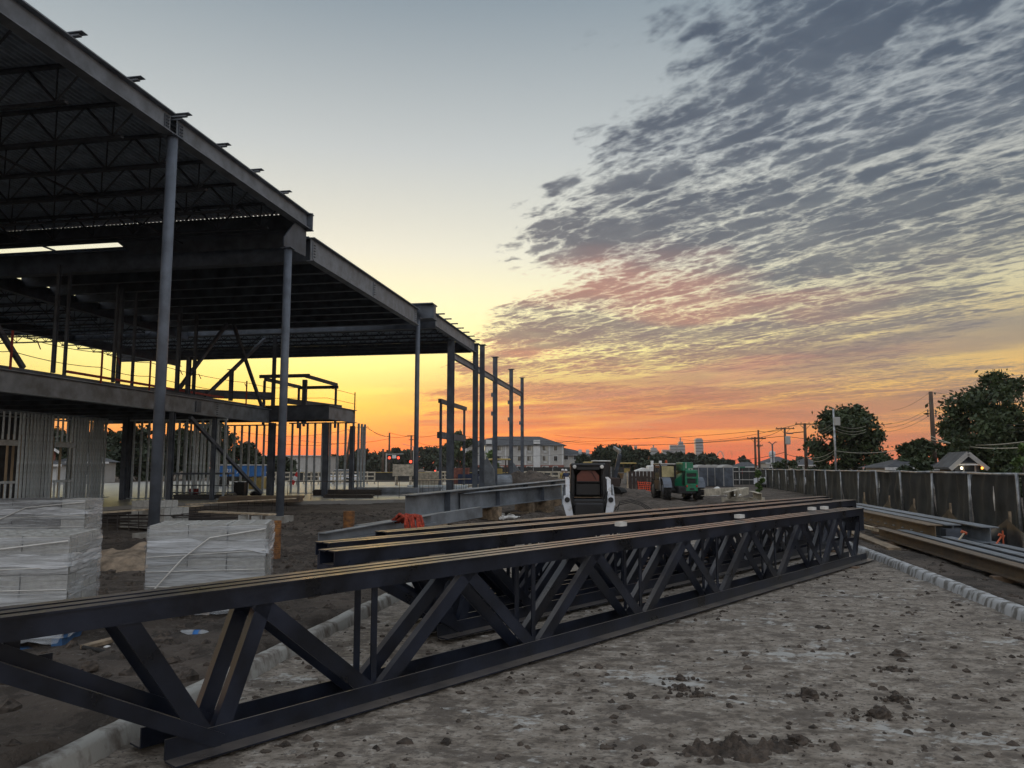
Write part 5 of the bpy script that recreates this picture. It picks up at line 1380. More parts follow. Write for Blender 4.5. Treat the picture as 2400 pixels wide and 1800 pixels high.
# black silt fence sagging between stakes
stk = [(28.2, -18.4), (25.2, -18.35), (22.8, -18.3), (20.2, -18.3), (16.6, -18.1), (12.0, -17.7), (9.5, -17.6)]
T = thing('silt_fence', 'sagging black silt fence on wooden stakes behind the stacked girders', 'silt fence', B(19.5, -18.5, 0))
for s, t in stk: build(MB().bar(B(s, t, -.05), B(s, t, .80), .04, .04), 'stake', 'pallet_wood', T)
for (s0, t0), (s1, t1) in zip(stk[:-1], stk[1:]):
    def fn(u, v, s0=s0, t0=t0, s1=s1, t1=t1):
        q = abs(2 * u - 1) ** 1.7
        top = .24 + .42 * q
        fold = .13 * math.sin(u * 23 + v * 3) * (1 - q * .6) * (1 - v) + .3 * (1 - v) * (1 - q)
        return tuple(B(s0 + (s1 - s0) * u, t0 + (t1 - t0) * u + .05 + fold, .0 + top * v + .04 * (1 - v)))
    build(MB().grid(fn, 30, 8), 'fabric', 'silt_black', T, smooth=True)

# ================================================================ girders stacked by the right kerb
def rib(label, s0, s1, t, zb, dep, wid, m='steel_brown', tilt=0.0, plate=False):
    p0, p1 = B(s0, t, zb + dep / 2), B(s1, t + tilt, zb + dep / 2)
    T = lying_ibeam('stacked_girder', label, p0, p1, dep, wid, m, 0, 0, 'girders stacked by the right kerb', .018)
    if plate:
        build(MB().bar(B(s1 + .25, t + tilt, zb + dep * .42), B(s1 - .03, t + tilt, zb + dep * .42), .3, dep * .62), 'end_plate', 'primer_dark', T)
    return T
g1 = rib('brown faced girder with a row of bolt studs, nearest of the upper stack', 27.0, 16.9, -16.85, .20, .30, .28)
for k in range(9):
    p = B(17.3 + k * .62, -16.69, .33 + .0 * k); build(MB().tube([p, p - D2 * .05], .012, 6), 'stud', 'galv_pipe', g1)
rib('brown grey girder in the middle of the upper stack with a bolted end plate', 27.0, 17.1, -17.25, .20, .30, .3, 'steel_grey', plate=True)
rib('rearmost girder of the upper stack against the silt fence', 26.5, 16.4, -17.66, .20, .31, .32, 'steel_grey')
rib('long low brown beam with chalk marks nearest the pale kerb', 18.6, 11.2, -16.25, .12, .2, .2, 'steel_brown', .05)
rib('second low beam lying beside the chalk marked one', 18.0, 10.6, -16.55, .12, .2, .2, 'steel_grey', .05)
rib('third low beam in the front row of the girder stack', 16.4, 10.0, -16.88, .12, .2, .2, 'steel_grey', .03)
rib('fourth low beam at the back of the front row', 15.0, 9.6, -17.2, .12, .2, .2, 'steel_grey', .0)
tag(build(MB().bar(B(24.5, -16.1, .12), B(15.8, -15.75, .12), .24, .05), 'loose_board', 'pallet_wood', origin=B(24.5, -16.1, 0)), 'long grey board lying on the verge in front of the brown girders', 'board')
tag(build(MB().bar(B(20.6, -16.3, .23), B(17.6, -16.4, .23), .12, .07), 'loose_board', 'plank', origin=B(20.6, -16.3, 0)), 'short tan board resting under the brown faced girder', 'board')
for k, (s, lb) in enumerate(((17.3, 'timber bearer under the left end of the low beams'), (12.2, 'timber bearer under the near end of the low beams'), (20.5, 'timber bearer under the brown faced girder'), (25.0, 'timber bearer at the far end of the upper girders'))):
    tag(build(MB().bar(B(s, -16.0 if s < 20 else -16.6, .06 if s < 20 else .13), B(s, -17.4 if s < 20 else -18.0, .06 if s < 20 else .10), .14, .11 if s < 20 else .19), 'timber_block', 'timber_orange', origin=B(s, -16.6, 0)), lb, 'timber', 'timber bearers under the girders')
for k, (s, t, lb) in enumerate(((15.9, -16.95, 'orange headed hammer leaning between the girders'), (15.3, -17.35, 'orange clamp lying across the beam ends'))):
    T = thing('clamp_tool', lb, 'tool', B(s, t, .32), 0)
    build(MB().tube([B(s - .2, t + .12, .30), B(s + .1, t - .1, .42)], .016, 6), 'handle', 'plank' if k == 0 else 'orange', T)
    build(MB().tube([B(s + .1, t - .14, .41), B(s + .1, t - .05, .45)], .03, 8), 'head', 'orange', T)
    if k: build(MB().tube([B(s + .05, t - .1, .25), B(s + .05, t - .1, .52)], .014, 6), 'upright', 'orange', T)

# ================================================================ trees
def leaf_cloud(centers, radii, n, size, seed, flat=.8):
    r = np.random.default_rng(seed)
    centers = np.array(centers); radii = np.array(radii)
    w = radii ** 2; w = w / w.sum()
    idx = r.choice(len(centers), n, p=w)
    d = r.normal(size=(n, 3)); d /= np.linalg.norm(d, axis=1)[:, None]
    rad = radii[idx] * (.35 + .95 * r.random(n)) * (1 + .55 * (r.random(n) > .93))
    c = centers[idx] + d * rad[:, None] * np.array([1, 1, flat])
    a = r.normal(size=(n, 3)); a /= np.linalg.norm(a, axis=1)[:, None]
    b = np.cross(a, r.normal(size=(n, 3))); b /= np.linalg.norm(b, axis=1)[:, None]
    s = size * (.6 + .8 * r.random(n))[:, None]
    v = np.empty((n, 4, 3)); v[:, 0] = c - a * s; v[:, 1] = c + b * s * .5; v[:, 2] = c + a * s; v[:, 3] = c - b * s * .5
    me = bpy.data.meshes.new('crown')
    me.vertices.add(n * 4); me.vertices.foreach_set('co', v.reshape(-1))
    me.loops.add(n * 4); me.loops.foreach_set('vertex_index', np.arange(n * 4))
    me.polygons.add(n); me.polygons.foreach_set('loop_start', np.arange(n) * 4)
    try: me.polygons.foreach_set('loop_total', np.full(n, 4))
    except Exception: pass
    me.update(calc_edges=True)
    return me
def tree(name, label, loc, h, rx, n, leaf, seed, m='leaf', bot=.25, clumps=16, group=None, conical=False):
    r = random.Random(seed)
    T = thing(name, label, 'tree', loc, 0, group)
    z0 = h * bot; cs, rs, tips = [], [], []
    for k in range(clumps):
        q = (k + r.random()) / clumps
        z = z0 + (h - z0) * (.08 + .86 * q)
        prof = (1 - q) if conical else math.sin(math.pi * min(1, .16 + .80 * q)) ** .7
        a = r.random() * 6.28; d = rx * prof * (.15 + .80 * r.random() ** .7)
        cr = rx * (.17 + .20 * r.random()) * (.6 + .4 * prof) * (26.0 / max(26, clumps)) ** .25
        z = min(z, h - cr * .75)
        p = (math.cos(a) * d, math.sin(a) * d, z); cs.append(p); rs.append(cr); tips.append(p)
    me = leaf_cloud(cs, rs, n, leaf, seed); me.materials.append(MATS[m])
    o = bpy.data.objects.new('crown', me); col.objects.link(o); o.parent = T
    tr = MB(); tr.tube([(0, 0, -.1), (.02 * h, 0, h * .2), (0, .01 * h, h * .45), (0, 0, h * .75)], [h * .035, h * .028, h * .018, h * .006], 8)
    for p in tips[::2]:
        b = Vector((0, 0, h * (.2 + .3 * r.random()))); e = Vector(p)
        tr.tube([b, b.lerp(e, .5) + Vector((0, 0, .04 * h)), e], [h * .012, h * .007, h * .003], 5)
    build(tr, 'trunk', 'bark', T, local=True, smooth=True)
    return T
def tree_px(name, label, u, vtop, Y, wpx, n, leaf, seed, **k):
    top = at(u, vtop, Y)
    return tree(name, label, (top.x, Y, 0), top.z, wpx / FPX * Y / 2, n, leaf, seed, **k)
GR = 'trees behind the screened fence'
tree_px('broadleaf_tree', 'large round broadleaf tree standing alone behind the fence and the grey pole', 1992, 948, 78, 180, 11000, .22, 11, group=GR, bot=.14, clumps=64)
tree_px('broadleaf_tree', 'tall dense tree at the edge of the frame behind the wires', 2352, 872, 50, 290, 14000, .16, 12, group=GR, bot=.12, clumps=72)
tree_px('broadleaf_tree', 'lower slope of the big edge tree above the white gable', 2250, 975, 66, 130, 6000, .2, 13, group=GR, bot=.1, clumps=34)
tree_px('broadleaf_tree', 'bushy tree below the tallest utility pole', 2155, 1030, 60, 120, 7500, .19, 14, group=GR, bot=.05, clumps=34)
tree_px('broadleaf_tree', 'bright green young tree leaning in at the right frame edge', 2395, 1042, 27, 70, 1500, .10, 15, group=GR, m='leaf_light', bot=.3, clumps=9)
tree_px('broadleaf_tree', 'round shrub tree beside the short utility poles', 1842, 1078, 92, 60, 2500, .2, 16, group=GR, bot=.05, clumps=10)
tree_px('broadleaf_tree', 'dark shrub under the left side of the lone round tree', 1925, 1062, 76, 60, 2500, .2, 17, group=GR, bot=.02, clumps=10)
tree_px('broadleaf_tree', 'shrub under the right side of the lone round tree', 2065, 1062, 70, 70, 2600, .2, 18, group=GR, bot=.02, clumps=10)
tree_px('broadleaf_tree', 'dark bush filling the gap below the pole beside the gable house', 2150, 1075, 46, 90, 3600, .15, 19, group=GR, bot=.02, clumps=12)
tree_px('broadleaf_tree', 'thick dark bush at the frame edge above the fence rail', 2365, 1050, 42, 110, 4500, .15, 20, group=GR, bot=.02, clumps=14)
tree_px('broadleaf_tree', 'thin leafy sapling growing through the fence by the pale channels', 1775, 1098, 44, 26, 900, .10, 21, group=GR, m='leaf_light', bot=.1, clumps=8)
GM = 'trees behind the dirt yard'
for k, (u, v, w, lb) in enumerate(((1410, 1046, 66, 'leftmost dark tree of the clump behind the skid loader'), (1452, 1044, 90, 'broad dark tree in the middle of the clump behind the yard'), (1500, 1054, 80, 'dark tree sloping down towards the skyline towers'), (1545, 1066, 70, 'low dark tree under the leftmost skyline tower'), (1585, 1063, 70, 'dark tree below the pair of skyline towers'), (1620, 1064, 60, 'dark tree to the right of the green boom'), (1653, 1066, 68, 'round dark tree hiding the foot of the tallest tower'), (1366, 1066, 34, 'small dark tree against the hotel wing'))):
    tree_px('broadleaf_tree', lb, u, v, 170 + 7 * (k % 3), w, 3200, .55, 40 + k, m='leaf_far', group=GM, bot=.0, clumps=30)
for k, (u, v, w, lb) in enumerate(((1695, 1076, 40, 'rounded distant tree under the thin arch'), (1740, 1069, 36, 'pointed distant tree behind the grey hip roof'), (1716, 1082, 40, 'low distant tree between the arch and the hip roof'), (1870, 1073, 44, 'distant tree behind the double arm street lamp'))):
    tree_px('broadleaf_tree', lb, u, v, 260, w, 1600, .8, 60 + k, m='leaf_far', group=GM, bot=.02, clumps=10)
GL = 'tree line under the sunrise'
for k, (u, v, w, lb) in enumerate(((790, 1068, 40, 'hazy tree right of the stair tower'), (855, 1053, 60, 'taller hazy tree behind the first crossarm pole'), (838, 1062, 50, 'hazy tree filling in left of the first crossarm pole'), (895, 1062, 50, 'low hazy tree left of the red signals'), (927, 1052, 44, 'thin topped hazy tree above the red signals'), (955, 1054, 40, 'hazy tree behind the second crossarm pole'), (1008, 1050, 66, 'broad hazy tree right of the third round column'), (1040, 1058, 40, 'hazy tree beside the tall dark evergreen'))):
    tree_px('broadleaf_tree', lb, u, v, 290 + 8 * (k % 3), w * 1.25, 2400, .9, 70 + k, m='leaf_far', group=GL, bot=.0, clumps=28)
tree_px('broadleaf_tree', 'tall dark tree at the left end of the hotel', 1075, 1012, 215, 70, 6000, .55, 90, m='leaf', group=GL, bot=.03, clumps=22)
tree_px('conifer_tree', 'young green conifer in front of the hotel windows', 1150, 1056, 205, 48, 3000, .42, 91, m='leaf_light', group=GL, bot=.03, clumps=16, conical=True)
GI = 'trees seen through the stud walls'
for k, (u, v, w, lb) in enumerate(((20, 1010, 150, 'dark tree behind the left end of the stud wall'), (120, 1000, 170, 'dark tree behind the wide stud opening'), (230, 1008, 150, 'dark tree behind the narrow stud opening'), (330, 1000, 150, 'dark tree behind the first round column'), (420, 1005, 130, 'dark tree behind the inner columns'), (500, 985, 120, 'feathery tree with orange light above the short stud wall'), (580, 1040, 110, 'dark tree behind the diagonal brace'), (665, 1072, 80, 'small tree seen through the end stud wall'))):
    tree_px('broadleaf_tree', lb, u, v, 96 + 5 * (k % 3), w, 4200, .34, 110 + k, m='leaf_far', group=GI, bot=.0, clumps=34)

# ================================================================ houses
def house(name, label, loc, w, d, hw, hr, wall, rz=0.0, gable=True, roofm='roof_shingle', trim='white_paint', windows=()):
    T = thing(name, label, 'house', loc, rz)
    build(MB().box((0, 0, hw / 2), (w, d, hw)), 'wall', wall, T, local=True)
    o = .35
    if gable:
        r = MB()
        for sx in (-1, 1):
            r.prism([(0, -d / 2 - o, hw + hr), (sx * (w / 2 + o), -d / 2 - o, hw - o * hr / (w / 2)), (sx * (w / 2 + o), -d / 2 - o, hw - o * hr / (w / 2) + .12), (0, -d / 2 - o, hw + hr + .12)], (0, d + 2 * o, 0))
        build(r, 'roof', roofm, T, local=True)
        build(MB().prism([(-w / 2, -d / 2, hw), (w / 2, -d / 2, hw), (0, -d / 2, hw + hr - .02)], (0, .1, 0)), 'gable', wall, T, local=True)
        for sx in (-1, 1): build(MB().bar((0, -d / 2 - o - .03, hw + hr), (sx * (w / 2 + o), -d / 2 - o - .03, hw - o * hr / (w / 2)), .05, .24), 'barge_board', trim, T, local=True)
    else:
        e = .5; q = min(w, d) / 2 * .9
        vs = [(-w / 2 - e, -d / 2 - e, hw), (w / 2 + e, -d / 2 - e, hw), (w / 2 + e, d / 2 + e, hw), (-w / 2 - e, d / 2 + e, hw), (-w / 2 + q, 0, hw + hr), (w / 2 - q, 0, hw + hr)]
        build(MB().add(vs, [(0, 1, 5, 4), (1, 2, 5), (2, 3, 4, 5), (3, 0, 4), (3, 2, 1, 0)]), 'roof', roofm, T, local=True)
        build(MB().box((0, -d / 2 - e - .03, hw - .08), (w + 2 * e, .06, .2)), 'gutter', trim, T, local=True)
    for x, z, ww, hh in windows:
        f = build(MB().box((x, -d / 2 - .03, z), (ww + .2, .06, hh + .2)), 'window', trim, T, local=True)
        build(MB().box((x, -d / 2 - .07, z), (ww, .03, hh)), 'pane', 'glass_dark', f, local=True)
    return T
def hx(u, Y): return (at(u, 1095, Y).x, Y, 0)
hw_ = house('gable_house', 'house with a white trimmed front gable and lit porch lamps behind the fence', hx(2247, 46), 1.25, 3, 1.85, .58, 'primer_dark', R(-14), trim='sid_grey', windows=((.1, 1.6, .5, .4),))
for dx, m_ in ((-.42, 'lamp_warm'), (.62, 'lamp_amber')):
    build(MB().lathe((dx, -2.0, 1.60), [(.02, -.07), (.06, -.05), (.06, .05), (.02, .07)], 10), 'porch_lamp', m_, hw_, local=True)
build(MB().box((0, -1.8, 1.8), (1.5, .1, .08)), 'porch_beam', 'white_paint', hw_, local=True)
house('low_house', 'low house with dark hip roof and white gutter beside the lone tree', hx(2122, 60), 4.2, 5, 1.62, .75, 'sid_white', R(-6), gable=False, windows=((-1.4, 1.25, .4, .5), (-.6, 1.25, .4, .5)))
house('hip_roof_house', 'grey hip roofed house behind the stop sign', hx(1746, 250), 7.5, 6, 1.8, 1.5, 'sid_grey', 0, gable=False, windows=((-2, 1.1, .9, .8), (2, 1.1, .9, .8)))
house('hip_roof_house', 'grey house with lit upper windows behind the short poles', hx(1820, 230), 8.5, 8, 2.9, 1.9, 'sid_grey', 0, gable=False, windows=((-3.0, 2.0, .8, .8), (-1.8, 2.0, .8, .8)))
house('hip_roof_house', 'dark roofed house left of the lone round tree', hx(1890, 200), 7, 7, 2.2, 1.8, 'sid_grey', 0, gable=False, windows=((-3, 1.6, 1.2, 1.0),))
house('long_house', 'low dark house far behind the boarded fence', hx(1690, 200), 8, 7, 1.7, .6, 'brown_panel', 0, gable=False, windows=((1.0, 1.6, 1.2, .6),))
lh = house('brick_porch_house', 'brick house with white gable trim and an arched porch seen through the stud opening', hx(66, 78), 4.6, 8, 3.3, 1.6, 'brick_red', R(30), windows=())
build(MB().prism([(-.9, -4.05, .2), (.9, -4.05, .2), (.9, -4.05, 2.1), (.6, -4.05, 2.7), (0, -4.05, 2.95), (-.6, -4.05, 2.7), (-.9, -4.05, 2.1)], (0, .06, 0)), 'arch_opening', 'glass_dark', lh, local=True)
house('white_house', 'small white house with a dark awning right of the brick porch', hx(96, 76), 3.6, 5, 1.9, .8, 'sid_white', R(20), gable=False, windows=((0, 1.3, 1.6, .9),))
house('white_house', 'pale grey roofed house seen through the narrow stud opening', hx(205, 84), 4.5, 5, 2.2, .9, 'sid_grey', R(15), gable=False, windows=((0, 1.3, 1.4, .9),))
house('warehouse', 'long flat grey warehouse under the sunrise behind the end stud wall', hx(690, 230), 21, 15, 5.0, .2, 'sid_grey', 0, gable=False)

# ================================================================ hotel
HY = 250.0
hc = (at(1212, 1095, HY).x, HY, 0)
HT = thing('hotel_building', 'three storey pale sided hotel with brick ground floor and hipped grey roof', 'hotel', hc)
def hp(mb, nm, m, par=None): return build(mb, nm, m, par or HT, local=True)
K = HY / FPX * .995                                # metres per survey pixel
def hxz(u, v): p = at(u, v, HY); return p.x - hc[0], p.z
x0, _ = hxz(1083, 1095); x1, _ = hxz(1322, 1095); ze = hxz(1200, 1044)[1]; zr = hxz(1200, 1021)[1]; zb = hxz(1200, 1090)[1]
hp(MB().box(((x0 + x1) / 2, 7, (ze + zb) / 2), (x1 - x0, 14, ze - zb)), 'wall', 'sid_grey'); hp(MB().box(((x0 + x1) / 2, 7, zb / 2), (x1 - x0 - .05, 14.05, zb)), 'brick_base', 'brick_red')
rx0, rx1 = hxz(1165, 1)[0], hxz(1262, 1)[0]
hp(MB().add([(x0 - 1, -1, ze), (x1 + 1, -1, ze), (x1 + 1, 15, ze), (x0 - 1, 15, ze), (rx0, 7, zr), (rx1, 7, zr)], [(0, 1, 5, 4), (1, 2, 5), (2, 3, 4, 5), (3, 0, 4), (3, 2, 1, 0)]), 'roof', 'roof_shingle')
# wing
wx1 = hxz(1378, 1)[0]; zw = hxz(1200, 1068)[1]
hp(MB().box(((x1 + wx1) / 2 - 1, 8, zw / 2), (wx1 - x1 + 2, 12, zw)), 'wing_wall', 'sid_grey')
hp(MB().add([(x1 - .2, 1, zw), (wx1 + 1.5, 1, zw), (wx1 + 1.5, 15, zw), (x1 - .2, 15, zw), (x1 - .2, 8, ze - .4), (wx1 - 6, 8, zw + 2.2)], [(0, 1, 5, 4), (1, 2, 5), (2, 3, 4, 5), (3, 2, 1, 0), (0, 4, 3)]), 'wing_roof', 'roof_shingle')
for u, w in ((1362, 5), (1380, 5)):
    a = hxz(u, 1058); hp(MB().box((a[0], 4, a[1] - .6), (1.1, 1.1, 2.6)), 'chimney', 'sid_white')
for u, w in ((1089, 11), (1146, 14), (1258, 16)):           # pilasters with box caps on the roof
    a = hxz(u, 1044)[0]
    hp(MB().box((a, -.25, ze / 2), (w * K, .5, ze - .1)), 'pilaster', 'sid_white')
    hp(MB().box((a, -.3, hxz(u, 1036)[1]), (w * K * .95, 1.4, 1.3)), 'roof_box', 'sid_white')
for u in (1110, 1124, 1185, 1232, 1288, 1318):
    a = hxz(u, 1044)[0]; hp(MB().box((a, -.06, (ze + zb) / 2), (.35, .12, ze - zb - .1)), 'trim_strip', 'sid_white')
for v0, v1 in ((1045, 1056), (1069, 1080), (1093, 1105)):
    for u, w in ((1134, 16), (1172, 16), (1217, 10), (1242, 16), (1278, 16), (1302, 11)):
        a = hxz(u, v0); b = hxz(u, v1); zc_ = (a[1] + b[1]) / 2; h_ = a[1] - b[1]
        f = hp(MB().box((a[0], -.10, zc_), (w * K, .2, h_ + .25)), 'window', 'sid_white')
        build(MB().box((a[0], -.22, zc_), (w * K - .35, .06, h_)), 'pane', 'lamp_soft' if (u == 1134 and v0 == 1045) else 'glass_dark', f, local=True)
        if w > 12:
            build(MB().box((a[0], -.24, zc_), (.12, .06, h_)), 'mullion', 'sid_white', f, local=True)
            build(MB().box((a[0] + .25 * w * K, -.235, zc_), (.5, .05, h_)), 'curtain', 'curtain', f, local=True)
            build(MB().box((a[0], -.16, zc_ - h_ / 2 - .45), (1.1, .3, .4)), 'air_unit', 'sid_white', f, local=True)
for u, v in ((1327, 1072), (1351, 1072)):
    a = hxz(u, v); f = hp(MB().box((a[0], 1.9, a[1]), (1.7, .2, 1.7)), 'window', 'sid_white'); build(MB().box((a[0], 1.77, a[1]), (1.4, .06, 1.4)), 'pane', 'glass_dark', f, local=True)

# ================================================================ skyline
SY = 2300.0
def tower(name, label, u0, u1, v, steps=(), mast=None, dome=0):
    a, b = at(u0, v, SY), at(u1, v, SY)
    w = b.x - a.x; cx = (a.x + b.x) / 2; h = a.z
    T = thing(name, label, 'tower', (cx, SY, 0), 0, 'skyline towers')
    hb = h * (.9 if dome else 1.0)
    build(MB().box((0, 0, hb / 2), (w, w * .8, hb)), 'shaft', 'tower_glass', T, local=True)
    n = max(4, int(h / 9))
    for k in range(n): build(MB().box((0, -w * .4 - .2, hb * (k + .5) / n), (w * .96, .6, hb / n * .4)), 'window_band', 'glass_dark', T, local=True)
    if dome: build(MB().prism([(-w / 2, -w * .4, hb), (w / 2, -w * .4, hb), (w * .47, -w * .4, hb + h * .05), (w * .30, -w * .4, hb + h * .095), (-w * .30, -w * .4, hb + h * .095), (-w * .47, -w * .4, hb + h * .05)], (0, w * .8, 0)), 'crown_top', 'tower_glass', T, local=True)
    for (dx, dw, dh) in steps: build(MB().box((dx * w, 0, hb + dh / 2), (dw * w, w * .6, dh)), 'setback', 'tower_glass', T, local=True)
    if mast: build(MB().tube([(0, 0, hb), (0, 0, hb + mast)], 2.2, 6), 'mast', 'tower_glass', T, local=True)
    return T
tower('skyline_tower', 'tallest rounded tower of the far skyline', 1628, 1646, 1027, dome=1)
tower('skyline_tower', 'stepped block tower left of the spired one', 1569, 1585, 1043)
tower('skyline_tower', 'broad spired tower in the middle of the skyline', 1586, 1604, 1043, steps=((0, .6, 10),), mast=22)
tower('skyline_tower', 'low flat topped tower with a thin mast', 1522, 1541, 1054, steps=((0, .7, 6),), mast=13)
tower('skyline_tower', 'short shoulder tower beside the stepped block', 1551, 1568, 1054)
tower('skyline_tower', 'slim tapered tower far to the left of the skyline', 1486, 1493, 1045)
# thin bridge arch
T = thing('bridge_arch', 'thin pale bridge arch on the horizon right of the towers', 'bridge', (at(1689, 1095, 1900).x, 1900, 0))
h = at(1689, 1058, 1900).z; w = 9.5 / FPX * 1900
build(MB().tube([(-w * math.cos(math.pi * k / 20) , 0, h * math.sin(math.pi * k / 20) ** .75) for k in range(21)], 1.1, 6), 'arch', 'sid_grey', T, local=True)
build(MB().box((0, 0, 12), (w * 2.4, 8, 2)), 'deck', 'sid_grey', T, local=True)

# ================================================================ utility poles and their wires
def catenary(a, b, sag, n=12):
    a, b = Vector(a), Vector(b)
    return [a.lerp(b, k / n) - Vector((0, 0, sag * 4 * (k / n) * (1 - k / n))) for k in range(n + 1)]
def pole(label, u, v, Y, r=.13, arms=(), name='utility_pole', m='pole_wood', lean=0.0):
    p = at(u, v, Y)
    T = thing(name, label, 'utility pole', (p.x, Y, 0), 0, 'utility poles')
    build(MB().tube([(0, 0, 0), (lean, 0, p.z)], [r * 1.15, r * .8], 8), 'shaft', m, T, local=True, smooth=True)
    for z, L in arms:
        build(MB().box((lean, -.12, p.z - z), (L, .1, .12)), 'crossarm', m, T, local=True)
        for q in (-.45, -.2, .2, .45): build(MB().lathe((lean + q * L, -.12, p.z - z + .06), [(.03, 0), (.06, .05), (.05, .12), (.02, .15)], 6), 'insulator', 'primer_dark', T, local=True)
        for sg in (-1, 1): build(MB().bar((lean, -.14, p.z - z - L * .28), (lean + sg * L * .27, -.14, p.z - z - .07), .04, .04), 'arm_brace', m, T, local=True)
    return T, p.z
def wires(T, spans, r=.012, m='wire'):
    for a, b, sag in spans: build(MB().tube(catenary(a, b, sag), r, 4, False), 'wire', m, T)
T, z = pole('tallest bare utility pole with side insulators behind the fence', 2181, 918, 62, .19)
for dz in (1.55, 1.75, 1.95):
    for sg in (-1, 1): build(MB().lathe((sg * .32, 0, z - dz), [(.03, -.09), (.07, -.05), (.05, .05), (.02, .1)], 6), 'insulator', 'primer_dark', T, local=True); build(MB().bar((0, 0, z - dz), (sg * .3, 0, z - dz), .04, .04), 'bracket', 'primer_dark', T, local=True)
b0 = T.location
wires(T, [(at(2181, 918, 62), at(2090, 962, 78), .3), (at(2181, 918, 62), at(2460, 905, 50), .5)])
for v in (958, 966, 975):
    wires(T, [(at(2177, v, 62), at(2050, v + 35, 84), .5), (at(2185, v, 62), at(2460, v + 30, 40), .6)], .013)
wires(T, [(at(2181, 1022, 62), at(2460, 1042, 34), .5), (at(2181, 1030, 62), at(2460, 1026, 36), .4)], .03, 'wire_pale')
T, z = pole('slim grey metal pole with a white box in front of the lone tree', 1953, 958, 58, .085, m='galv_pipe')
build(MB().bevbox((.18, -.1, z - .95), (.42, .3, .62), .03), 'junction_box', 'sid_grey', T, local=True)
for v in (992, 1000, 1006): wires(T, [(at(1953, v, 58), at(2030, v + 6, 62), .3), (at(1953, v, 58), at(1905, v + 22, 74), .1)], .012, 'wire_pale')
wires(T, [(at(1953, 1056, 58), at(2181, 1030, 62), .55), (at(1953, 1058, 58), at(1890, 1070, 84), .3), (at(1953, 1063, 58), at(1892, 1073, 84), .5)], .022, 'wire_pale')
T, z = pole('leaning wooden pole with a long crossarm left of the lone tree', 1886, 992, 86, .2, ((.1, 2.2), ), lean=.0)
wires(T, [(at(1872, 994, 86), at(1560, 1022, 200), 1.5), (at(1900, 994, 86), at(2090, 992, 100), .4)], .03)
build(MB().bar((-1.6, 0, z - 1.1), (-.1, 0, z - .95), .1, .1), 'lamp_arm', 'pole_wood', T, local=True); build(MB().bevbox((-1.7, 0, z - 1.12), (.7, .3, .14), .03), 'lamp_head', 'primer_dark', T, local=True)
T, z = pole('wooden pole with a grey transformer between the short poles', 1839, 1002, 100, .17, ((.15, 2.4),))
build(MB().lathe((.25, -.3, z - 2.2), [(.3, 0), (.34, .1), (.34, 1.0), (.25, 1.1)], 10), 'transformer', 'sid_grey', T, local=True)
wires(T, [(at(1839, 1022, 100), at(1300, 1031, 190), 1.2), (at(1839, 1022, 100), at(2060, 1018, 110), .6), (at(1839, 1060, 100), at(1640, 1066, 150), 1.0), (at(1839, 1063, 100), at(1920, 1069, 84), .3)], .035)
for u, v, Y, a, lb in ((1769, 1024, 105, ((.2, 2.2),), 'front pole of the close pair with a crossarm'), (1777, 1008, 108, ((1.2, 2.0), (2.2, 1.0)), 'taller back pole of the close pair')):
    T, z = pole(lb, u, v, Y, .16, a)
    wires(T, [(at(u, v + 2, Y), at(1300, v + 12, 200), 1.0), (at(u, v + 2, Y), at(1839, 1003, 100), .3)], .03)
T = thing('street_lamp', 'double armed street lamp far behind the transformer pole', 'street lamp', hx(1812, 160))
zt = at(1812, 1040, 160).z
build(MB().tube([(0, 0, 0), (0, 0, zt)], .16, 6), 'pole', 'primer_dark', T, local=True)
for sg in (-1, 1): build(MB().tube([(0, 0, zt - .2), (sg * .6, 0, zt + .35), (sg * .9, 0, zt + .3)], .1, 5), 'arm', 'primer_dark', T, local=True)
T = thing('roof_cupola', 'pale cupola tower rising behind the house with lit windows', 'cupola', hx(1811, 175))
zt = at(1811, 1056, 175).z
build(MB().lathe((0, 0, 0), [(.45, 0), (.45, zt - 1.6), (.75, zt - 1.4), (.75, zt - .4), (.2, zt)], 8), 'shaft', 'sid_white', T, local=True)
for k, (u, v, Y, a, lb) in enumerate(((851, 1000, 190, ((.1, 2.6),), 'first crossarm pole against the sunrise'), (913, 1014, 200, (), 'plain tall pole above the red signals'), (964, 1020, 205, ((.1, 2.2), (1.2, 1.4)), 'second crossarm pole left of the third round column'), (1034, 1015, 210, ((3.6, 2.4),), 'pole with a low crossarm beside the dark evergreen'), (898, 1052, 180, (), 'short stub pole between the taller poles'), (811, 1008, 170, ((.2, .8),), 'leaning lamp pole seen through the stair tower'))):
    T, z = pole(lb, u, v, Y, .26 if k != 4 else .3, a, lean=1.0 if k == 5 else 0)
    if k == 0: wires(T, [(at(840, 1001, 190), at(560, 1012, 160), 1.5), (at(862, 1001, 190), at(913, 1022, 200), .8), (at(858, 1002, 190), at(964, 1020, 205), 1.4), (at(851, 1030, 190), at(620, 1034, 170), 1.2)], .045)
    if k == 1: wires(T, [(at(913, 1014, 200), at(1034, 1017, 210), 1.0), (at(913, 1028, 200), at(700, 1032, 180), 1.0)], .045)
    if k == 2: wires(T, [(at(964, 1028, 205), at(1034, 1044, 210), .8)], .045)
    if k == 3: wires(T, [(at(1034, 1016, 210), at(1560, 1022, 230), 2.0), (at(1034, 1044, 210), at(1360, 1031, 240), 1.0), (at(1034, 1060, 210), at(1400, 1056, 230), 1.4)], .045)
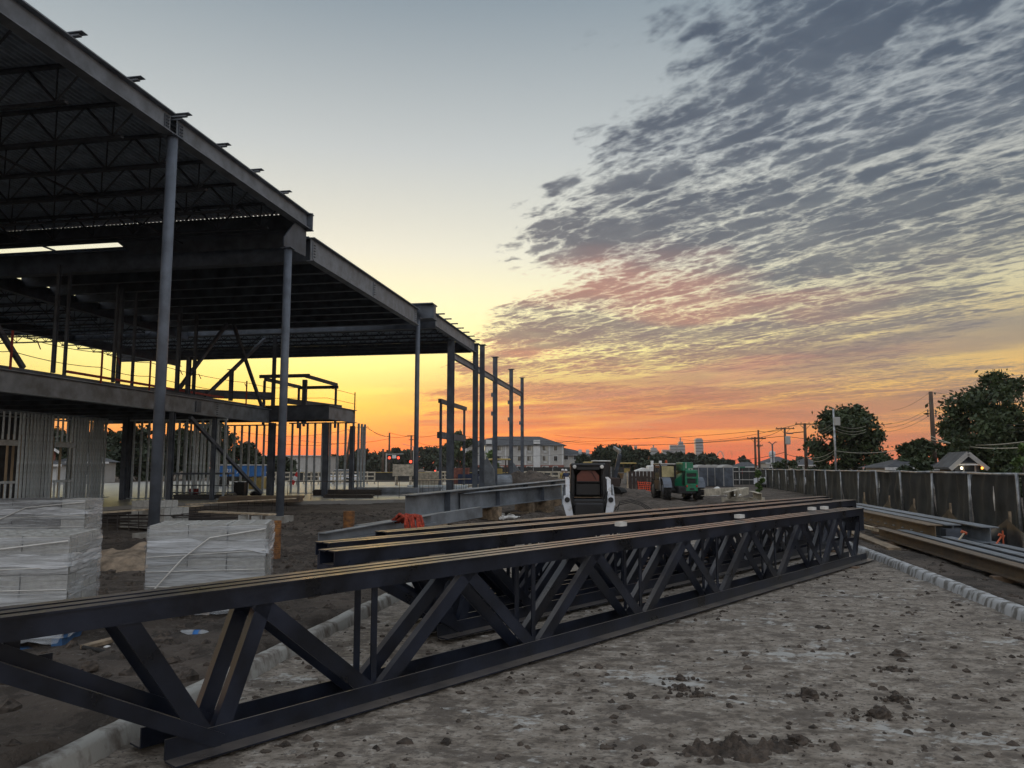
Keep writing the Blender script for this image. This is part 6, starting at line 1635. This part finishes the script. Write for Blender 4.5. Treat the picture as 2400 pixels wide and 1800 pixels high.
# ================================================================ signals, cars, sign
T = thing('traffic_signal', 'signal mast with two red lights and a white sign over the road', 'traffic signal', hx(905, 180))
zt = at(905, 1073, 180).z
build(MB().tube([(0, 0, 0), (0, 0, zt + 1)], .18, 8), 'mast', 'sid_grey', T, local=True); build(MB().tube([(0, 0, zt + .8), (4.0, 0, zt + .9)], .1, 6), 'arm', 'sid_grey', T, local=True)
for u in (913, 934):
    dx = at(u, 1074, 180).x - T.location.x
    hd = build(MB().bevbox((dx, -.1, zt - .25), (.7, .3, 1.7), .05), 'signal_head', 'machine_black', T, local=True)
    build(MB().lathe((dx, -.28, zt), [(.30, .02), (.30, -.01), (.12, -.03)], 14, 'y'), 'red_lens', 'lamp_red', hd, local=True)
build(MB().box((at(924, 1072, 180).x - T.location.x, -.1, zt + .25), (.95, .06, .75)), 'sign_panel', 'white_paint', T, local=True)
T = thing('traffic_signal', 'signal pole with a red light above an amber one', 'traffic signal', hx(966, 170))
zt = at(962, 1082, 170).z
build(MB().tube([(.3, 0, 0), (.3, 0, zt + 3.2)], .14, 8), 'mast', 'sid_grey', T, local=True); build(MB().tube([(.3, 0, zt + 3.2), (-2.2, 0, zt + 3.9)], .07, 6), 'lamp_arm', 'sid_grey', T, local=True)
hd = build(MB().bevbox((-.3, -.1, zt - .35), (.7, .3, 2.0), .05), 'signal_head', 'machine_black', T, local=True)
build(MB().lathe((-.3, -.28, zt), [(.30, .02), (.30, -.01), (.12, -.03)], 14, 'y'), 'red_lens', 'lamp_red', hd, local=True)
hd = build(MB().bevbox((-.1, -.3, zt - 1.15), (.6, .3, .6), .05), 'walk_signal', 'machine_black', T, local=True); build(MB().lathe((-.1, -.47, zt - 1.15), [(.24, .02), (.24, -.01), (.1, -.03)], 12, 'y'), 'amber_lens', 'lamp_amber', hd, local=True)
T = thing('traffic_signal', 'single amber light seen through the end stud wall', 'traffic signal', hx(766, 150))
zt = at(766, 1098, 150).z
build(MB().tube([(0, .1, 0), (0, .1, zt + .6)], .09, 6), 'mast', 'primer_dark', T, local=True); build(MB().lathe((0, -.1, zt), [(.2, .1), (.22, -.02), (.1, -.05)], 10, 'y'), 'amber_lens', 'lamp_amber', T, local=True)
def car(name, label, u, Y, m, L=4.2, w=1.75, rz=0.0, tail=False):
    T = thing(name, label, 'car', hx(u, Y), rz)
    build(MB().prism([(-w / 2, -L / 2, .3), (-w / 2, L / 2, .3), (-w / 2, L / 2, .75), (-w / 2, L * .22, .88), (-w / 2, -L * .4, .9), (-w / 2, -L / 2, .8)], (w, 0, 0)), 'body', m, T, local=True)
    build(MB().prism([(-w / 2 + .1, -L * .36, .9), (-w / 2 + .1, L * .2, .88), (-w / 2 + .18, L * .06, 1.38), (-w / 2 + .18, -L * .26, 1.4)], (w - .2, 0, 0)), 'cabin', 'glass_dark', T, local=True)
    build(MB().box((0, -L * .1, 1.405), (w - .36, L * .32, .05)), 'roof', m, T, local=True)
    for dx in (-w / 2 + .1, w / 2 - .1):
        for dy in (-L * .3, L * .3):
            wh = build(MB().lathe((dx, dy, .32), [(.18, -.1), (.32, -.1), (.32, .1), (.18, .1)], 14, 'x'), 'wheel', 'rubber', T, local=True)
        if tail: build(MB().box((dx * .86, -L / 2 - .02, .78), (.42, .05, .3)), 'tail_light', 'lamp_red', T, local=True)
    return T
car('parked_car', 'dark car with pale roof partly behind the double column', 1130, 66, 'machine_white', 3.6, 1.6, R(70))
car('parked_car', 'car with glowing red tail lights waiting at the junction', 1030, 190, 'sid_white', 4.4, 2.0, 0, True)
car('parked_car', 'second car with red tail lights waiting behind the junction', 1042, 205, 'sid_white', 4.4, 2.0, 0, True)
car('parked_car', 'white car parked behind the slatted barrier', 795, 78, 'machine_white', 3.8, 1.6, R(80))
car('parked_car', 'pale van roof showing above the fence behind the toilets', 1640, 84, 'machine_white', 4.6, 1.9, R(60))
car('parked_car', 'white pickup roof showing above the fence by the poles', 1828, 62, 'machine_white', 3.8, 1.6, R(40))
T = thing('stop_sign', 'red stop sign on a post beyond the boarded fence', 'sign', hx(1738, 96))
zs = at(1738, 1105, 96).z; rr = 5.2 / FPX * 96
build(MB().tube([(0, .05, 0), (0, .05, zs + rr)], .04, 6), 'post', 'galv_pipe', T, local=True)
pf = build(MB().prism([(rr * math.cos(R(22.5 + 45 * k)), 0, zs + rr * math.sin(R(22.5 + 45 * k))) for k in range(8)], (0, .02, 0)), 'panel', 'sign_red', T, local=True)
text_mesh('STOP', rr * .78, 'lettering', 'white_paint', pf, (0, -.012, zs - rr * .27))
build(MB().box((0, .02, zs + rr + .22), (.9, .03, .2)), 'street_name_plate', 'machine_green', T, local=True)
# blue canopy trailer seen through the studs
T = thing('blue_trailer', 'blue sided canopy trailer with white letters seen through the stud wall', 'trailer', hx(565, 62))
build(MB().bevbox((0, 0, 1.35), (3.6, 1.5, .85), .04), 'body', 'blue_tarp', T, local=True); build(MB().box((0, 0, 1.83), (3.8, 1.6, .07)), 'roof', 'white_paint', T, local=True)
for dx in (-1.1, 1.1): build(MB().lathe((dx, -.6, .4), [(.2, -.1), (.4, -.1), (.4, .1), (.2, .1)], 14, 'y'), 'wheel', 'rubber', T, local=True)
build(MB().box((0, 0, .82), (3.2, 1.2, .16)), 'frame', 'machine_black', T, local=True)
text_mesh('RI', .55, 'lettering', 'white_paint', T, (-.75, -.775, 1.15)); text_mesh('A', .55, 'lettering', 'white_paint', T, (.1, -.775, 1.15))
# red and white barricade
T = thing('barricade', 'slanted red and white barricade board left of the second round column', 'barricade', hx(694, 64))
for k in range(4): build(MB().bar((-.3 + .16 * k, 0, .25 + .32 * k), (-.3 + .16 * (k + 1), 0, .25 + .32 * (k + 1)), .04, .3, up=Vector((1, 0, 0))), 'stripe', 'sign_red' if k % 2 == 0 else 'white_paint', T, local=True)
build(MB().box((.1, .05, .4), (.06, .06, .8)), 'leg', 'galv_pipe', T, local=True)

# ================================================================ people, one skinned body each
def person(label, x, y, h, top_m, leg_m, hat_m, rz=0.0):
    T = thing('person', label, 'person', (x, y, 0), rz)
    k = h / 1.75
    V = {'pel': (0, 0, .95, .135), 'chest': (0, .01, 1.30, .155), 'neck': (0, .0, 1.50, .06), 'head': (0, -.02, 1.62, .095), 'crown': (0, -.01, 1.70, .08)}
    E_ = [('pel', 'chest'), ('chest', 'neck'), ('neck', 'head'), ('head', 'crown')]
    for s, n in ((-1, 'l'), (1, 'r')):
        V.update({n + 'hip': (s * .10, 0, .88, .10), n + 'kn': (s * .12, -.03 * s, .50, .068), n + 'an': (s * .13, .02, .10, .05), n + 'toe': (s * .14, -.15, .045, .042), n + 'sh': (s * .19, .01, 1.41, .068), n + 'el': (s * .25, .05, 1.13, .05), n + 'wr': (s * .22, -.14, .98, .036), n + 'ha': (s * .20, -.22, .97, .04)})
        E_ += [('pel', n + 'hip'), (n + 'hip', n + 'kn'), (n + 'kn', n + 'an'), (n + 'an', n + 'toe'), ('chest', n + 'sh'), (n + 'sh', n + 'el'), (n + 'el', n + 'wr'), (n + 'wr', n + 'ha')]
    names = list(V)
    me = bpy.data.meshes.new('body'); me.from_pydata([(V[n][0] * k, V[n][1] * k, V[n][2] * k) for n in names], [(names.index(a), names.index(b)) for a, b in E_], [])
    o = bpy.data.objects.new('body', me); col.objects.link(o)
    md = o.modifiers.new('skin', 'SKIN'); md2 = o.modifiers.new('sub', 'SUBSURF'); md2.levels = md2.render_levels = 1
    for i, n in enumerate(names): me.skin_vertices[0].data[i].radius = (V[n][3] * k, V[n][3] * k)
    me.skin_vertices[0].data[0].use_root = True
    dg = bpy.context.evaluated_depsgraph_get(); m2 = bpy.data.meshes.new_from_object(o.evaluated_get(dg)); bpy.data.objects.remove(o)
    m2.materials.clear()
    for m in (top_m, leg_m, 'skin'): m2.materials.append(MATS[m])
    for p in m2.polygons:
        z = p.center.z / k; p.material_index = 1 if z < .93 else (2 if z > 1.5 or (z < 1.04 and abs(p.center.x) > .15 * k) else 0); p.use_smooth = True
    b = bpy.data.objects.new('body', m2); col.objects.link(b); b.parent = T
    build(MB().lathe((0, -.02 * k, 1.655 * k), [(.15 * k, 0), (.115 * k, .02), (.11 * k, .07 * k), (.07 * k, .12 * k), (.02, .135 * k)], 12), 'hard_hat', hat_m, T, local=True, smooth=True)
    return T
pp = at(1326, 1130, 52)
person('worker in dark blue clothes and white hard hat beside the skid loader', pp.x, 52, 1.5, 'navy', 'navy', 'white_paint', R(20))
pp = at(1319, 1130, 56)
person('worker in a dull yellow vest standing behind the worker in blue', pp.x, 56, 1.5, 'machine_yellow', 'navy', 'white_paint', R(-30))

# ================================================================ morning haze: one box of even air round everything
hz = MB().box((0, 700, 90), (5600, 4400, 204))
ho = build(hz, 'haze', None)
hm = bpy.data.materials.new('haze_air'); hm.use_nodes = True
hn = hm.node_tree; hn.nodes.clear()
pv = hn.nodes.new('ShaderNodeVolumePrincipled')
pv.inputs['Color'].default_value = (.93, .91, .90, 1); pv.inputs['Density'].default_value = 1.7e-4; pv.inputs['Anisotropy'].default_value = .25
om = hn.nodes.new('ShaderNodeOutputMaterial'); hn.links.new(pv.outputs[0], om.inputs['Volume'])
ho.data.materials.append(hm)
tag(ho, 'thin pale morning haze over the whole site', None, None, 'stuff')
